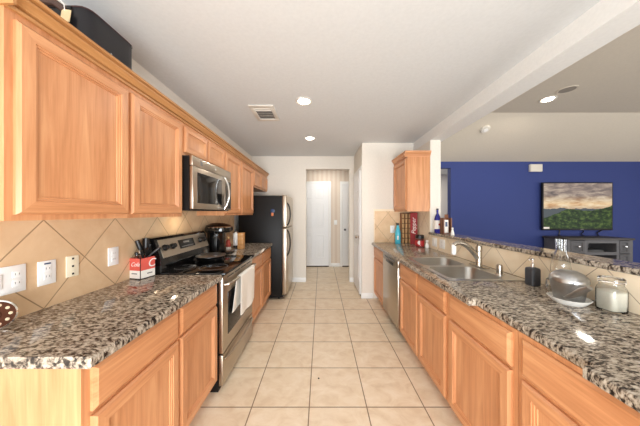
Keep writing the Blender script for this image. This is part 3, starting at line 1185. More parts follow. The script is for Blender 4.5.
# ------------------------------------------------------------------ left counter items
# round tin at the frame edge
ax = Vector((0.72, -0.69, 0.08)).normalized()
c = Vector((-1.335, 0.928, 0.9145 + 0.0605))
q = ax.to_track_quat('Z', 'Y').to_matrix()
rt = thing('round_tin', 'round brown tin with a silver rim and pale studs at the left picture edge', 'tin', (c.x, c.y, 0.9145))
obj('shell', MB().lathe([(0.0, -0.016), (0.051, -0.016), (0.055, -0.012), (0.055, 0.004), (0, 0.004)], c, 36, 'Z', q), 'tin_brown', rt)
obj('rim', MB().lathe([(0.0545, -0.012), (0.059, -0.012), (0.060, 0.006), (0.055, 0.008), (0.0545, 0.004)], c, 36, 'Z', q, closed=True), 'chrome', rt)
for k in range(10):
    a = 2 * PI * k / 10
    p = c + q @ Vector((0.040 * math.cos(a), 0.040 * math.sin(a), 0.004))
    obj('stud', MB().lathe([(0.006, 0), (0.006, 0.002), (0.004, 0.003), (0, 0.0035)], p, 12, 'Z', q), 'bead_pale', rt)
obj('hub', MB().lathe([(0.018, 0), (0.016, 0.004), (0, 0.005)], c + q @ Vector((0, 0, 0.0042)), 20, 'Z', q), 'tin_brown', rt)

# cutlery carton
CX0, CX1, CY0, CY1 = -1.3885, -1.2885, 1.645, 1.757
CROT = math.radians(-13)
CZ = 0.9145
ca = thing('cutlery_carton', 'red and white cardboard drink carton holding jars and black utensils beside the range', 'carton', ((CX0 + CX1) / 2, (CY0 + CY1) / 2, CZ))
ca.rotation_euler = (0, 0, CROT)
CXC, CYC = (CX0 + CX1) / 2 + 0.006, (CY0 + CY1) / 2 - 0.006
ca.location = ((CX0 + CX1) / 2, (CY0 + CY1) / 2, CZ)


def rotc(x, y):
    dx, dy = x - (CX0 + CX1) / 2, y - (CY0 + CY1) / 2
    return (CXC + dx * math.cos(CROT) - dy * math.sin(CROT), CYC + dx * math.sin(CROT) + dy * math.cos(CROT))


t_ = 0.003
m = MB()
m.mi = 0
for (a, b, cc, d) in ((CX0, CX1, CY0, CY0 + t_), (CX0, CX1, CY1 - t_, CY1), (CX0, CX0 + t_, CY0 + t_, CY1 - t_), (CX1 - t_, CX1, CY0 + t_, CY1 - t_)):
    m.mi = 1
    m.box(a, b, cc, d, CZ + 0.006, CZ + 0.062)
    m.mi = 0
    m.box(a, b, cc, d, CZ + 0.062, CZ + 0.150)
    m.mi = 2
    m.box(a, b, cc, d, CZ, CZ + 0.006)
m.mi = 2
m.box(CX0 + t_, CX1 - t_, CY0 + t_, CY1 - t_, CZ, CZ + 0.004)
obj('box', m, ['card_red', 'card_white', 'card_black'], ca)
obj('corner_edge', MB().box(CX1 - 0.002, CX1 + 0.0015, CY0 - 0.0015, CY0 + 0.002, CZ, CZ + 0.152), 'card_black', ca)
text_mesh('lettering', 'Cola', 0.042, 'ink_white', ca, frame(((CX0 + CX1) / 2 + 0.002, CY0 - 0.0008, CZ + 0.106), (1, 0, 0.05), (0, 0, 1)), shear=0.4)
text_mesh('lettering', 'C', 0.085, 'ink_white', ca, frame((CX1 + 0.0008, CY1 - 0.028, CZ + 0.104), (0, 1, 0), (0, 0, 1)), shear=0.2)
obj('print_line', MB().box(CX0 + 0.02, CX0 + 0.07, CY0 - 0.0006, CY0, CZ + 0.036, CZ + 0.043).box(CX1, CX1 + 0.0006, CY0 + 0.05, CY0 + 0.09, CZ + 0.03, CZ + 0.038), 'ink_grey', ca)
ca.location = (CXC, CYC, CZ)
# bottles and jars in the near half
tg = 'utensils in the drink carton'
for i, (x, y, h, lab) in enumerate(((-1.362, 1.678, 0.185, 'small clear shaker with a dark cap in the carton, left of the other shaker'),
                                    (-1.326, 1.678, 0.20, 'clear shaker with a pale cap in the carton, front middle'))):
    x, y = rotc(x, y)
    sk = thing('shaker', lab, 'shaker', (x, y, CZ + 0.0045), 'shakers in the drink carton')
    obj('jar', MB().lathe([(0.015, 0), (0.016, 0.01), (0.016, h - 0.045), (0.011, h - 0.03), (0.011, h - 0.022), (0, h - 0.022)], (x, y, CZ + 0.0045), 16), 'clear_glass', sk)
    obj('cap', MB().lathe([(0.013, h - 0.0215), (0.013, h - 0.004), (0.009, h), (0, h)], (x, y, CZ + 0.0045), 16), ['black_plastic', 'chrome'][i], sk)
hand = [(-1.350, 1.715, -0.03, -0.02, 0.275, 'tallest black utensil handle standing in the carton, at the back'),
        (-1.330, 1.722, 0.0, 0.0, 0.29, 'broad black utensil handle rising from the carton, against the tile wall'),
        (-1.308, 1.706, 0.03, -0.035, 0.22, 'black utensil handle leaning out of the carton towards the aisle'),
        (-1.310, 1.728, 0.06, 0.03, 0.215, 'black utensil handle leaning farthest right over the range'),
        (-1.302, 1.676, 0.005, -0.02, 0.205, 'short black utensil handle at the front corner of the carton'),
        (-1.345, 1.738, 0.02, 0.012, 0.24, 'black utensil handle at the back right corner of the carton')]
for x, y, dx, dy, h, lab in hand:
    x, y = rotc(x, y)
    p = [(x, y, CZ + 0.005), (x, y, CZ + 0.155), (x + dx * 0.6, y + dy * 0.6, CZ + 0.155 + (h - 0.155) * 0.6), (x + dx, y + dy, CZ + h)]
    tag(obj('utensil', MB().tube(p, [0.005, 0.006, 0.017 if h > 0.26 else 0.012, 0.014 if h > 0.26 else 0.010], 12), 'black_plastic'), lab, 'utensil', tg)

# skillet with lid on the cooktop
kx, ky, kz = -1.085, 2.24, 0.9272
sk = thing('skillet', 'black skillet under a shallow silver lid on the back of the cooktop', 'pan', (kx, ky, kz))
obj('pan', MB().lathe([(0.0, 0.0), (0.105, 0.0), (0.116, 0.01), (0.132, 0.042), (0.136, 0.044), (0.136, 0.047), (0.128, 0.047), (0.112, 0.012), (0, 0.006)], (kx, ky, kz), 36), 'black_gloss', sk)
obj('lid', MB().lathe([(0.136, 0.0475), (0.137, 0.052), (0.11, 0.060), (0.06, 0.067), (0, 0.069)], (kx, ky, kz), 36), 'aluminium', sk)

# black countertop cooker / brewer beyond the range
bx, by = -1.25, 2.72
cm = thing('coffee_maker', 'black domed coffee maker with a silver front trim on the counter beyond the range', 'coffee maker', (bx, by, 0.9145))
def ell(cx, cy, rx, ry, z, n=28, p=2.6):
    pts = []
    for k in range(n):
        a = 2 * PI * k / n
        ca_, sa_ = math.cos(a), math.sin(a)
        pts.append((cx + rx * math.copysign(abs(ca_) ** (2 / p), ca_), cy + ry * math.copysign(abs(sa_) ** (2 / p), sa_), z))
    return pts
obj('column', MB().loft([ell(bx, by, 0.095, 0.10, 0.9145), ell(bx, by, 0.100, 0.105, 0.93), ell(bx, by, 0.095, 0.10, 1.14), ell(bx, by, 0.10, 0.105, 1.165)]), 'black_gloss', cm)
obj('head', MB().loft([ell(bx + 0.03, by, 0.135, 0.125, 1.166), ell(bx + 0.03, by, 0.150, 0.14, 1.185), ell(bx + 0.03, by, 0.15, 0.14, 1.215),
                       ell(bx + 0.02, by, 0.125, 0.12, 1.25), ell(bx + 0.01, by, 0.07, 0.07, 1.272), ell(bx + 0.01, by, 0.02, 0.02, 1.278)]), 'black_gloss', cm)
obj('trim_band', MB().loft([ell(bx + 0.05, by - 0.02, 0.135, 0.126, 1.222), ell(bx + 0.05, by - 0.02, 0.137, 0.128, 1.228), ell(bx + 0.05, by - 0.02, 0.12, 0.112, 1.238)]), 'chrome', cm)
obj('drip_tray', MB().box(bx + 0.102, bx + 0.19, by - 0.08, by + 0.08, 0.9145, 0.935, 0.006), 'black_plastic', cm)
obj('water_window', MB().box(bx - 0.01, bx + 0.05, by - 0.1075, by - 0.102, 0.95, 1.12, 0.002), 'black_plastic', cm)

# figurine, canister, wooden block
fg = thing('figurine', 'small red and white figurine between the coffee maker and the pale canister', 'figurine', (-1.235, 3.02, 0.9145))
gx, gy = -1.235, 3.02
obj('base', MB().lathe([(0.035, 0), (0.037, 0.02), (0.03, 0.03), (0, 0.03)], (gx, gy, 0.9145), 18), 'card_white', fg)
obj('robe', MB().lathe([(0.033, 0.0305), (0.036, 0.06), (0.026, 0.10), (0.018, 0.125), (0, 0.128)], (gx, gy, 0.9145), 18), 'figurine_red', fg)
obj('head', MB().lathe([(0, 0.126), (0.016, 0.135), (0.02, 0.15), (0.015, 0.166), (0, 0.172)], (gx, gy, 0.9145), 18), 'pod_tan', fg)
cn = thing('canister', 'slim pale canister with a dark base standing left of the wooden block', 'canister', (-1.19, 3.17, 0.9145))
obj('foot_band', MB().lathe([(0.034, 0), (0.034, 0.03), (0, 0.03)], (-1.19, 3.17, 0.9145), 20), 'black_plastic', cn)
obj('body', MB().lathe([(0.036, 0.0305), (0.036, 0.19), (0.03, 0.2), (0, 0.2)], (-1.19, 3.17, 0.9145), 20), 'ceramic_white', cn)
obj('lid', MB().lathe([(0.034, 0.2005), (0.034, 0.218), (0.012, 0.224), (0, 0.224)], (-1.19, 3.17, 0.9145), 20), 'steel_dark', cn)
wb = thing('wooden_block', 'upright tan wooden block at the fridge end of the left counter', 'wooden block', (-1.07, 3.05, 0.9145))
for k in range(4):
    obj('layer', MB().box(-1.108, -1.034, 3.01, 3.09, 0.9145 + 0.054 * k, 0.9145 + 0.054 * k + 0.0525, 0.003), 'wood_block', wb)

# ------------------------------------------------------------------ black case on the wall cabinets
cs = thing('travel_case', 'black hard case with a paper tag lying on top of the left wall cabinets', 'case', (-1.25, 1.23, 2.1255))
z0 = 2.1255
zt_ = z0 + 0.02
m = MB()
cx, cy = -1.25, 1.245
def case_ring(ins, z):
    return rrect_ring(-1.392 + ins, -1.118 - ins, 1.085 + ins, 1.37 - ins, 0.045, z, 10)
obj('shell', MB().loft([case_ring(0.01, z0), case_ring(0.0, z0 + 0.012), case_ring(0.0, zt_ + 0.235), case_ring(0.004, zt_ + 0.245), case_ring(0.02, zt_ + 0.25)]), 'case_black', cs)
obj('seam', MB().loft([case_ring(-0.002, zt_ + 0.232), case_ring(-0.0025, zt_ + 0.237), case_ring(-0.001, zt_ + 0.2405)], (False, False)), 'case_seam', cs)
obj('handle', MB().tube([(-1.375, 1.08, zt_ + 0.210), (-1.36, 1.055, zt_ + 0.224), (-1.30, 1.045, zt_ + 0.228), (-1.235, 1.05, zt_ + 0.225), (-1.218, 1.08, zt_ + 0.212)], 0.017, 10), 'strap_brown', cs)
obj('latch', MB().box(-1.215, -1.190, 1.0785, 1.0845, zt_ + 0.205, zt_ + 0.235, 0.002), 'black_plastic', cs)
tgp = obj('paper_tag', MB().box(-1.222, -1.178, 1.066, 1.068, zt_ + 0.150, zt_ + 0.205, 0.0, rot=Matrix.Rotation(0.15, 3, 'Y')), 'paper_tag', cs)
obj('tag_string', MB().tube([(-1.205, 1.067, zt_ + 0.200), (-1.20, 1.060, zt_ + 0.222), (-1.214, 1.056, zt_ + 0.240)], 0.0018, 6), 'ink_white', tgp)
obj('stud', MB().lathe([(0.004, 0), (0.003, 0.002), (0, 0.0025)], (-1.118, 1.21, z0 + 0.115), 10, 'X'), 'chrome', cs)

# ------------------------------------------------------------------ right counter items
# turquoise bottle
tb = thing('drink_bottle', 'turquoise metal bottle with a black cap in the far right counter corner', 'bottle', (1.205, 3.56, 0.9145))
obj('body', MB().lathe([(0.040, 0), (0.043, 0.006), (0.043, 0.17), (0.038, 0.20), (0.024, 0.24), (0.019, 0.262), (0.019, 0.285), (0, 0.285)], (1.205, 3.56, 0.9145), 24), 'turquoise', tb)
obj('cap', MB().lathe([(0.021, 0.2855), (0.021, 0.315), (0.015, 0.322), (0, 0.322)], (1.205, 3.56, 0.9145), 20), 'black_plastic', tb)
obj('print', MB().box(1.18, 1.205, 3.5155, 3.5175, 0.98, 1.04, 0.0), 'ink_white', tb)

# pod rack
pr_ = thing('pod_rack', 'brown rack with rows of tan coffee pods under the right wall cabinet', 'rack', (1.365, 3.64, 0.9145))
for k in range(4):
    x = 1.288 + 0.052 * k
    obj('upright', MB().box(x - 0.002, x + 0.002, 3.615, 3.69, 0.9145, 1.395), 'rack_brown', pr_)
for k in range(7):
    z = 0.9145 + 0.079 * k
    obj('shelf', MB().box(1.284, 1.448, 3.616, 3.689, z, z + 0.005), 'rack_brown', pr_)
obj('back_panel', MB().box(1.284, 1.448, 3.690, 3.694, 0.9145, 1.395), 'rack_brown', pr_)
rows = ['bottom', 'second lowest', 'third lowest', 'third highest', 'second highest', 'top']
cols_ = ['left', 'middle', 'right']
proto = None
for rI in range(6):
    for cI in range(3):
        x = 1.288 + 0.052 * (cI + 0.5)
        z = 0.9145 + 0.079 * rI + 0.0052
        if proto is None:
            proto = obj('coffee_pod', MB().lathe([(0.019, 0), (0.022, 0.055), (0.0235, 0.057), (0.0235, 0.062), (0, 0.063)], (x, 3.64, z), 16), 'pod_tan')
            o = proto
        else:
            o = proto.copy()
            COL.objects.link(o)
            o.location = (x, 3.64, z)
        tag(o, 'tan coffee pod in the %s row, %s column of the brown rack' % (rows[rI], cols_[cI]), 'coffee pod', 'coffee pods in the rack')

# red sign
sg = thing('tin_sign', 'tall red sign with white sideways lettering in the far right counter corner', 'sign', (1.435, 3.50, 0.9145))
sn = Vector((-0.60, -0.80, 0))
su = Vector((0.80, -0.60, 0))
c0 = Vector((1.432, 3.50, 0.9145))
def signpt(u, h, z):
    return tuple(c0 + su * u + sn * h + Vector((0, 0, z)))
mb = MB()
mb.loft([[signpt(-0.052, -0.004, 0), signpt(0.052, -0.004, 0), signpt(0.052, -0.004, 0.485), signpt(-0.052, -0.004, 0.485)],
         [signpt(-0.052, 0.004, 0), signpt(0.052, 0.004, 0), signpt(0.052, 0.004, 0.485), signpt(-0.052, 0.004, 0.485)]])
obj('panel', mb, 'sign_red', sg)
text_mesh('lettering', 'Pepper', 0.088, 'ink_white', sg, frame(signpt(0.0, 0.005, 0.28), (0, 0, 1), -su), shear=0.25)
# jar with black lid
jx, jy = 1.413, 3.25
jr = thing('snack_jar', 'red labelled jar with a black lid in front of the red sign', 'jar', (jx, jy, 0.9145))
obj('glass', MB().lathe([(0.056, 0), (0.062, 0.008), (0.062, 0.10), (0.054, 0.118), (0, 0.118)], (jx, jy, 0.9145), 24), 'clear_glass', jr)
obj('label', MB().lathe([(0.0625, 0.02), (0.0635, 0.02), (0.0635, 0.09), (0.0625, 0.09)], (jx, jy, 0.9145), 24, closed=True), 'label_red', jr)
obj('contents', MB().lathe([(0.055, 0.004), (0.057, 0.01), (0.057, 0.095), (0, 0.1)], (jx, jy, 0.9145), 24), 'label_red', jr)
obj('label_patch', MB().lathe([(0.030, 0), (0.028, 0.002), (0, 0.002)], (jx - 0.026, jy - 0.058, 0.9145 + 0.062), 20, 'Y', Matrix.Rotation(PI, 3, 'X') @ Matrix.Rotation(0.0, 3, 'Z')), 'ink_white', jr)
obj('lid', MB().lathe([(0.058, 0.1185), (0.058, 0.16), (0.052, 0.166), (0, 0.166)], (jx, jy, 0.9145), 24), 'black_plastic', jr)
wv = thing('white_bear', 'small white figurine right of the red labelled jar', 'figurine', (1.455, 3.115, 0.9145))
obj('body', MB().lathe([(0.024, 0), (0.028, 0.02), (0.022, 0.055), (0.012, 0.07), (0, 0.072)], (1.455, 3.115, 0.9145), 18), 'ceramic_white', wv)
obj('head', MB().lathe([(0, 0.068), (0.016, 0.078), (0.019, 0.092), (0.013, 0.107), (0, 0.112)], (1.455, 3.115, 0.9145), 18), 'ceramic_white', wv)

# soap dispenser
dx_, dy_ = 1.41, 1.512
sd = thing('soap_dispenser', 'square dark grey soap dispenser with a chrome pump on the worktop beside the sink', 'soap dispenser', (dx_, dy_, 0.9145))
def sq(h, z, r=0.012):
    return rrect_ring(dx_ - h, dx_ + h, dy_ - h, dy_ + h, r, z, 8)
obj('bottle', MB().loft([sq(0.029, 0.9145), sq(0.031, 0.918), sq(0.031, 1.018), sq(0.028, 1.028), sq(0.015, 1.034)]), 'soap_grey', sd)
pp = obj('pump', MB().lathe([(0.011, 1.0345), (0.011, 1.055), (0.005, 1.058), (0.005, 1.082), (0.009, 1.083), (0.009, 1.092), (0, 1.093)], (dx_, dy_, 0), 18), 'chrome', sd)
obj('nozzle', MB().tube([(dx_, dy_, 1.088), (dx_ - 0.025, dy_ - 0.010, 1.088), (dx_ - 0.034, dy_ - 0.013, 1.083)], 0.004, 8), 'chrome', pp)

# oil lamp (glass)
lx, ly = 1.42, 1.345
ol = thing('oil_lamp', 'clear glass hurricane lamp with a tall chimney behind the saucepan', 'lamp', (lx, ly, 0.9145))
obj('base_bowl', MB().lathe([(0.058, 0), (0.060, 0.006), (0.066, 0.05), (0.060, 0.08), (0.045, 0.095), (0.040, 0.095), (0.055, 0.078), (0.060, 0.05), (0.054, 0.010), (0, 0.008)], (lx, ly, 0.9145), 28), 'clear_glass', ol)
obj('chimney', MB().lathe([(0.034, 0.098), (0.044, 0.135), (0.045, 0.155), (0.038, 0.20), (0.025, 0.245), (0.0225, 0.27), (0.024, 0.325), (0.0225, 0.325), (0.021, 0.27),
                           (0.0235, 0.245), (0.0365, 0.20), (0.0435, 0.155), (0.0425, 0.135), (0.0325, 0.098)], (lx, ly, 0.9145), 28, closed=True), 'clear_glass', ol)
obj('collar', MB().lathe([(0.037, 0.0955), (0.039, 0.0955), (0.039, 0.106), (0.0375, 0.106)], (lx, ly, 0.9145), 28, closed=True), 'chrome', ol)

# white dish and saucepan
px_, py_ = 1.325, 1.215
dsh = obj('white_dish', MB().lathe([(0.060, 0), (0.064, 0.003), (0.083, 0.026), (0.085, 0.029), (0.082, 0.030), (0.068, 0.0115), (0, 0.0095)], (px_, py_, 0.9145), 36), 'ceramic_white')
tag(dsh, 'shallow white dish under the aluminium saucepan on the right worktop', 'dish')
sp_ = thing('saucepan', 'aluminium saucepan with domed lid and long handle standing on the white dish', 'pan', (px_, py_, 0.927))
zb_ = 0.927
obj('pan', MB().lathe([(0.0, 0.0), (0.052, 0.0), (0.058, 0.008), (0.074, 0.100), (0.077, 0.103), (0.077, 0.106), (0.071, 0.106), (0.055, 0.010), (0, 0.006)], (px_, py_, zb_), 36), 'aluminium', sp_)
ld = obj('lid', MB().lathe([(0.077, 0.1065), (0.077, 0.111), (0.073, 0.127), (0.058, 0.145), (0.034, 0.158), (0.0, 0.163)], (px_, py_, zb_), 36), 'aluminium', sp_)
obj('handle', MB().tube([(px_ - 0.052, py_ - 0.034, zb_ + 0.028), (px_ - 0.072, py_ - 0.056, zb_ + 0.034), (px_ - 0.080, py_ - 0.088, zb_ + 0.055),
                      (px_ - 0.076, py_ - 0.124, zb_ + 0.090), (px_ - 0.070, py_ - 0.155, zb_ + 0.118)],
                      [0.009, 0.012, 0.016, 0.019, 0.014], 12, True, 0.75), 'aluminium', sp_)

# flour jar
qx, qy = 1.43, 1.118
fj = thing('glass_jar', 'square glass jar of white flour near the right end of the worktop', 'jar', (qx, qy, 0.9145))
def jq(h, z, r):
    return rrect_ring(qx - h, qx + h, qy - h, qy + h, r, z, 10)
z_ = 0.9145
obj('jar', MB().loft([jq(0.040, z_, 0.02), jq(0.043, z_ + 0.006, 0.022), jq(0.043, z_ + 0.10, 0.022), jq(0.042, z_ + 0.116, 0.03), jq(0.040, z_ + 0.126, 0.039),
                      jq(0.040, z_ + 0.134, 0.039), jq(0.037, z_ + 0.134, 0.036), jq(0.037, z_ + 0.126, 0.036), jq(0.041, z_ + 0.115, 0.028),
                      jq(0.0403, z_ + 0.10, 0.020), jq(0.0403, z_ + 0.009, 0.020), jq(0.038, z_ + 0.006, 0.018)]), 'clear_glass', fj, angle=40)
obj('flour', MB().loft([jq(0.037, z_ + 0.0075, 0.018), jq(0.0398, z_ + 0.011, 0.0198), jq(0.0398, z_ + 0.096, 0.0198), jq(0.03, z_ + 0.100, 0.0198)]), 'flour', fj, angle=40)
obj('lid', MB().lathe([(0.042, 0.1345), (0.045, 0.137), (0.045, 0.158), (0.040, 0.163), (0.030, 0.165), (0.0, 0.165)], (qx, qy, z_), 28), 'clear_glass', fj)

# ------------------------------------------------------------------ on the bar ledge
BZ = 1.1315
bb = thing('wine_bottle', 'blue glass bottle with a white label on the ledge by the white column', 'bottle', (1.56, 3.04, BZ))
obj('glass', MB().lathe([(0.036, 0), (0.039, 0.005), (0.039, 0.185), (0.034, 0.21), (0.016, 0.25), (0.013, 0.26), (0.013, 0.30), (0, 0.30)], (1.56, 3.04, BZ), 24), 'blue_glass', bb)
lb = obj('label', MB().lathe([(0.0395, 0.05), (0.0402, 0.05), (0.0402, 0.165), (0.0395, 0.165)], (1.56, 3.04, BZ), 24, closed=True), 'ink_white', bb)
obj('emblem', MB().lathe([(0.014, 0), (0.012, 0.003), (0, 0.003)], (1.566, 3.0, BZ + 0.11), 14, 'Y', Matrix.Rotation(PI, 3, 'X')), 'label_red', lb)
obj('cap', MB().lathe([(0.0145, 0.3005), (0.0145, 0.322), (0, 0.323)], (1.56, 3.04, BZ), 16), 'black_plastic', bb)
cd = thing('wooden_caddy', 'dark wooden caddy with a raised back on the ledge beside the blue bottle', 'caddy', (1.585, 2.88, BZ))
obj('box', MB().box(1.535, 1.64, 2.84, 2.93, BZ, BZ + 0.012).box(1.535, 1.545, 2.84, 2.93, BZ + 0.012, BZ + 0.20).box(1.63, 1.64, 2.84, 2.93, BZ + 0.012, BZ + 0.20)
    .box(1.545, 1.63, 2.92, 2.93, BZ + 0.012, BZ + 0.20), 'wood_dark', cd)
obj('back_post', MB().box(1.585, 1.63, 2.905, 2.919, BZ + 0.0125, BZ + 0.245, 0.004), 'wood_dark', cd)
lt = thing('letter_card', 'white and blue card leaning in the dark wooden caddy', 'card', (1.59, 2.875, BZ + 0.0125))
obj('card', MB().box(1.560, 1.612, 2.872, 2.875, BZ + 0.0125, BZ + 0.175, 0.0), 'card_white', lt)
obj('print', MB().box(1.572, 1.60, 2.8708, 2.872, BZ + 0.09, BZ + 0.15), 'magnet_blue', lt)
wf = thing('white_figurine', 'small white figurine on the ledge right of the dark wooden caddy', 'figurine', (1.575, 2.72, BZ))
obj('skirt', MB().lathe([(0.02, 0), (0.022, 0.006), (0.013, 0.05), (0.009, 0.062), (0, 0.062)], (1.575, 2.72, BZ), 16), 'ceramic_white', wf)
obj('head', MB().lathe([(0, 0.060), (0.010, 0.066), (0.012, 0.076), (0.008, 0.087), (0, 0.09)], (1.575, 2.72, BZ), 16), 'ceramic_white', wf)

# ------------------------------------------------------------------ living room
# television
TX0, TX1 = 4.44, 5.80
TZ0, TZ1 = 1.085, 1.985


def screen_mat():
    t = NT('tv_picture')
    sep = t.n('ShaderNodeSeparateXYZ')
    t.l(t.pos(), sep.inputs[0])
    u = t.math('DIVIDE', t.math('SUBTRACT', sep.outputs[0], TX0), TX1 - TX0)
    v = t.math('DIVIDE', t.math('SUBTRACT', sep.outputs[2], TZ0), TZ1 - TZ0)
    comb = t.n('ShaderNodeCombineXYZ')
    t.l(u, comb.inputs[0])
    t.l(v, comb.inputs[1])
    P = comb.outputs[0]
    c1 = t.n('ShaderNodeCombineXYZ')
    t.l(u, c1.inputs[0])
    U = c1.outputs[0]
    cl = t.noise(t.map(P, (2.2, 5.0, 1), (0, 0, 0.12)), 2.2, 6, 0.6, 0.5)
    sky_hi = t.ramp(cl, [(0.32, srgb(104, 94, 92)), (0.5, srgb(158, 140, 130)), (0.68, srgb(214, 194, 172))])
    sky_lo = t.ramp(cl, [(0.3, srgb(214, 160, 110)), (0.55, srgb(252, 222, 176)), (0.75, srgb(255, 244, 222))])
    band = t.math('SUBTRACT', 1.0, t.math('MULTIPLY', t.math('ABSOLUTE', t.math('SUBTRACT', v, 0.54)), 5.0), clamp=True)
    col = t.mix(band, sky_hi, sky_lo)
    soft = t.noise(t.map(P, (6, 6, 1)), 2.5, 6, 0.65)
    far_ridge = t.math('ADD', 0.36, t.math('MULTIPLY', t.noise(U, 6.0, 3), 0.16))
    col = t.mix(t.math('LESS_THAN', v, far_ridge), col, srgb(86, 92, 96))
    bell = t.math('POWER', 2.718, t.math('MULTIPLY', t.math('POWER', t.math('SUBTRACT', u, 0.40), 2.0), -14.0))
    rise = t.math('MULTIPLY', t.math('MAXIMUM', t.math('SUBTRACT', u, 0.5), 0.0), 0.6)
    ridge = t.math('ADD', t.math('ADD', 0.17, t.math('MULTIPLY', bell, 0.22)), rise)
    ridge = t.math('ADD', ridge, t.math('MULTIPLY', t.noise(U, 11.0, 3), 0.09))
    green = t.ramp(soft, [(0.34, srgb(20, 32, 18)), (0.5, srgb(44, 66, 32)), (0.68, srgb(100, 120, 58))])
    col = t.mix(t.math('LESS_THAN', v, ridge), col, green)
    t.set(Base_Color=(0.01, 0.01, 0.01, 1), Roughness=0.4, Specular_IOR_Level=0.1, Emission_Color=col, Emission_Strength=0.85)
    M['tv_picture'] = t.m


screen_mat()
tv = thing('television', 'large flat television showing green hills at sunset on the blue wall', 'television', (5.2, LY - 0.02, TZ0))
obj('chassis', MB().box(TX0 - 0.02, TX1 + 0.02, LY - 0.075, LY - 0.035, TZ0 - 0.035, TZ1 + 0.02, 0.006), 'black_plastic', tv)
obj('screen', MB().box(TX0, TX1, LY - 0.0775, LY - 0.0752, TZ0, TZ1), 'tv_picture', tv)
obj('wall_bracket', MB().box(4.9, 5.5, LY - 0.0345, LY - 0.001, 1.35, 1.75), 'black_plastic', tv)
obj('logo', MB().box(5.17, 5.23, LY - 0.078, LY - 0.0752, TZ0 - 0.026, TZ0 - 0.012), 'ink_grey', tv)
obj('energy_sticker', MB().box(TX0 - 0.005, TX0 + 0.11, LY - 0.0785, LY - 0.0776, TZ0 - 0.005, TZ0 + 0.03), 'ink_white', tv)
for pts in ([(4.80, LY - 0.03, 1.06), (4.81, LY - 0.025, 1.0), (4.79, LY - 0.024, 0.955), (4.83, LY - 0.02, 0.938)],
            [(5.27, LY - 0.03, 1.06), (5.29, LY - 0.025, 1.01), (5.24, LY - 0.024, 0.97), (5.31, LY - 0.02, 0.938)],
            [(5.70, LY - 0.03, 1.07), (5.63, LY - 0.02, 1.03), (5.56, LY - 0.024, 0.99), (5.60, LY - 0.02, 0.938)]):
    obj('cable', MB().tube(pts, 0.009, 8), 'black_plastic', tv)

# tv stand
SXa, SXb, SYa, SYb = 4.47, 5.66, 4.12, 4.55
st = thing('tv_stand', 'dark grey media cabinet with an open centre shelf below the television', 'tv stand', ((SXa + SXb) / 2, 4.33, 0))
m = MB()
m.box(SXa, SXa + 0.03, SYa + 0.02, SYb, 0.0, 0.90)
m.box(SXb - 0.03, SXb, SYa + 0.02, SYb, 0.0, 0.90)
m.box(SXa + 0.03, SXb - 0.03, SYb - 0.012, SYb, 0.06, 0.90)
m.box(SXa + 0.03, SXb - 0.03, SYa + 0.02, SYb - 0.012, 0.06, 0.085)
m.box(4.815, 4.84, SYa + 0.02, SYb - 0.012, 0.085, 0.90)
m.box(5.365, 5.39, SYa + 0.02, SYb - 0.012, 0.085, 0.90)
m.box(4.84, 5.365, SYa + 0.02, SYb - 0.012, 0.645, 0.67)
m.box(4.84, 5.365, SYa + 0.02, SYb - 0.012, 0.33, 0.355)
m.box(4.84, 5.365, SYa, SYa + 0.02, 0.63, 0.685).box(4.84, 5.365, SYa, SYa + 0.02, 0.845, 0.90)
m.box(4.79, 4.84, SYa, SYa + 0.02, 0.0, 0.90).box(5.365, 5.415, SYa, SYa + 0.02, 0.0, 0.90)
m.box(SXa, SXa + 0.06, SYa, SYa + 0.02, 0, 0.90).box(SXb - 0.06, SXb, SYa, SYa + 0.02, 0, 0.90)
obj('carcass', m, 'grey_furniture', st)
obj('top', MB().box(SXa - 0.02, SXb + 0.02, SYa - 0.02, SYb + 0.02, 0.901, 0.935, 0.006), 'stand_top', st)
for a, b in ((SXa + 0.062, 4.788), (5.417, SXb - 0.062)):
    for zz0, zz1, nm in ((0.655, 0.895, 'drawer'), (0.07, 0.645, 'door')):
        d = obj(nm, MB().panel('Y', a, b, zz0, zz1, SYa + 0.012, -1, [(0, 0), (0, 0.014), (0.004, 0.018), (0.04, 0.018), (0.048, 0.008), (0.06, 0.008), (0.075, 0.013)], 0), 'grey_furniture_panel', st)
        obj('knob', MB().lathe([(0.006, 0), (0.006, 0.012), (0.016, 0.018), (0.018, 0.028), (0.012, 0.034), (0, 0.035)], ((a + b) / 2, SYa - 0.0012, zz1 - 0.11 if nm == 'drawer' else zz1 - 0.2), 14, 'Y', Matrix.Rotation(PI, 3, 'X')), 'chrome', d)
mp = thing('media_player', 'flat black media box on the open shelf of the tv stand', 'media player', (5.05, 4.3, 0.6705))
obj('case', MB().box(4.93, 5.24, 4.20, 4.40, 0.6705, 0.715, 0.004), 'black_plastic', mp)
obj('front_strip', MB().box(4.94, 5.23, 4.198, 4.1995, 0.68, 0.69), 'ink_grey', mp)

# chime box
dc = thing('door_chime', 'small white box high on the blue wall left of the television', 'chime', (4.345, LY - 0.02, 2.22))
obj('cover', MB().box(4.215, 4.445, LY - 0.05, LY - 0.001, 2.225, 2.375, 0.008), 'vent_white', dc)
obj('end_cap', MB().box(4.205, 4.2145, LY - 0.048, LY - 0.001, 2.228, 2.372, 0.003), 'vent_white', dc)

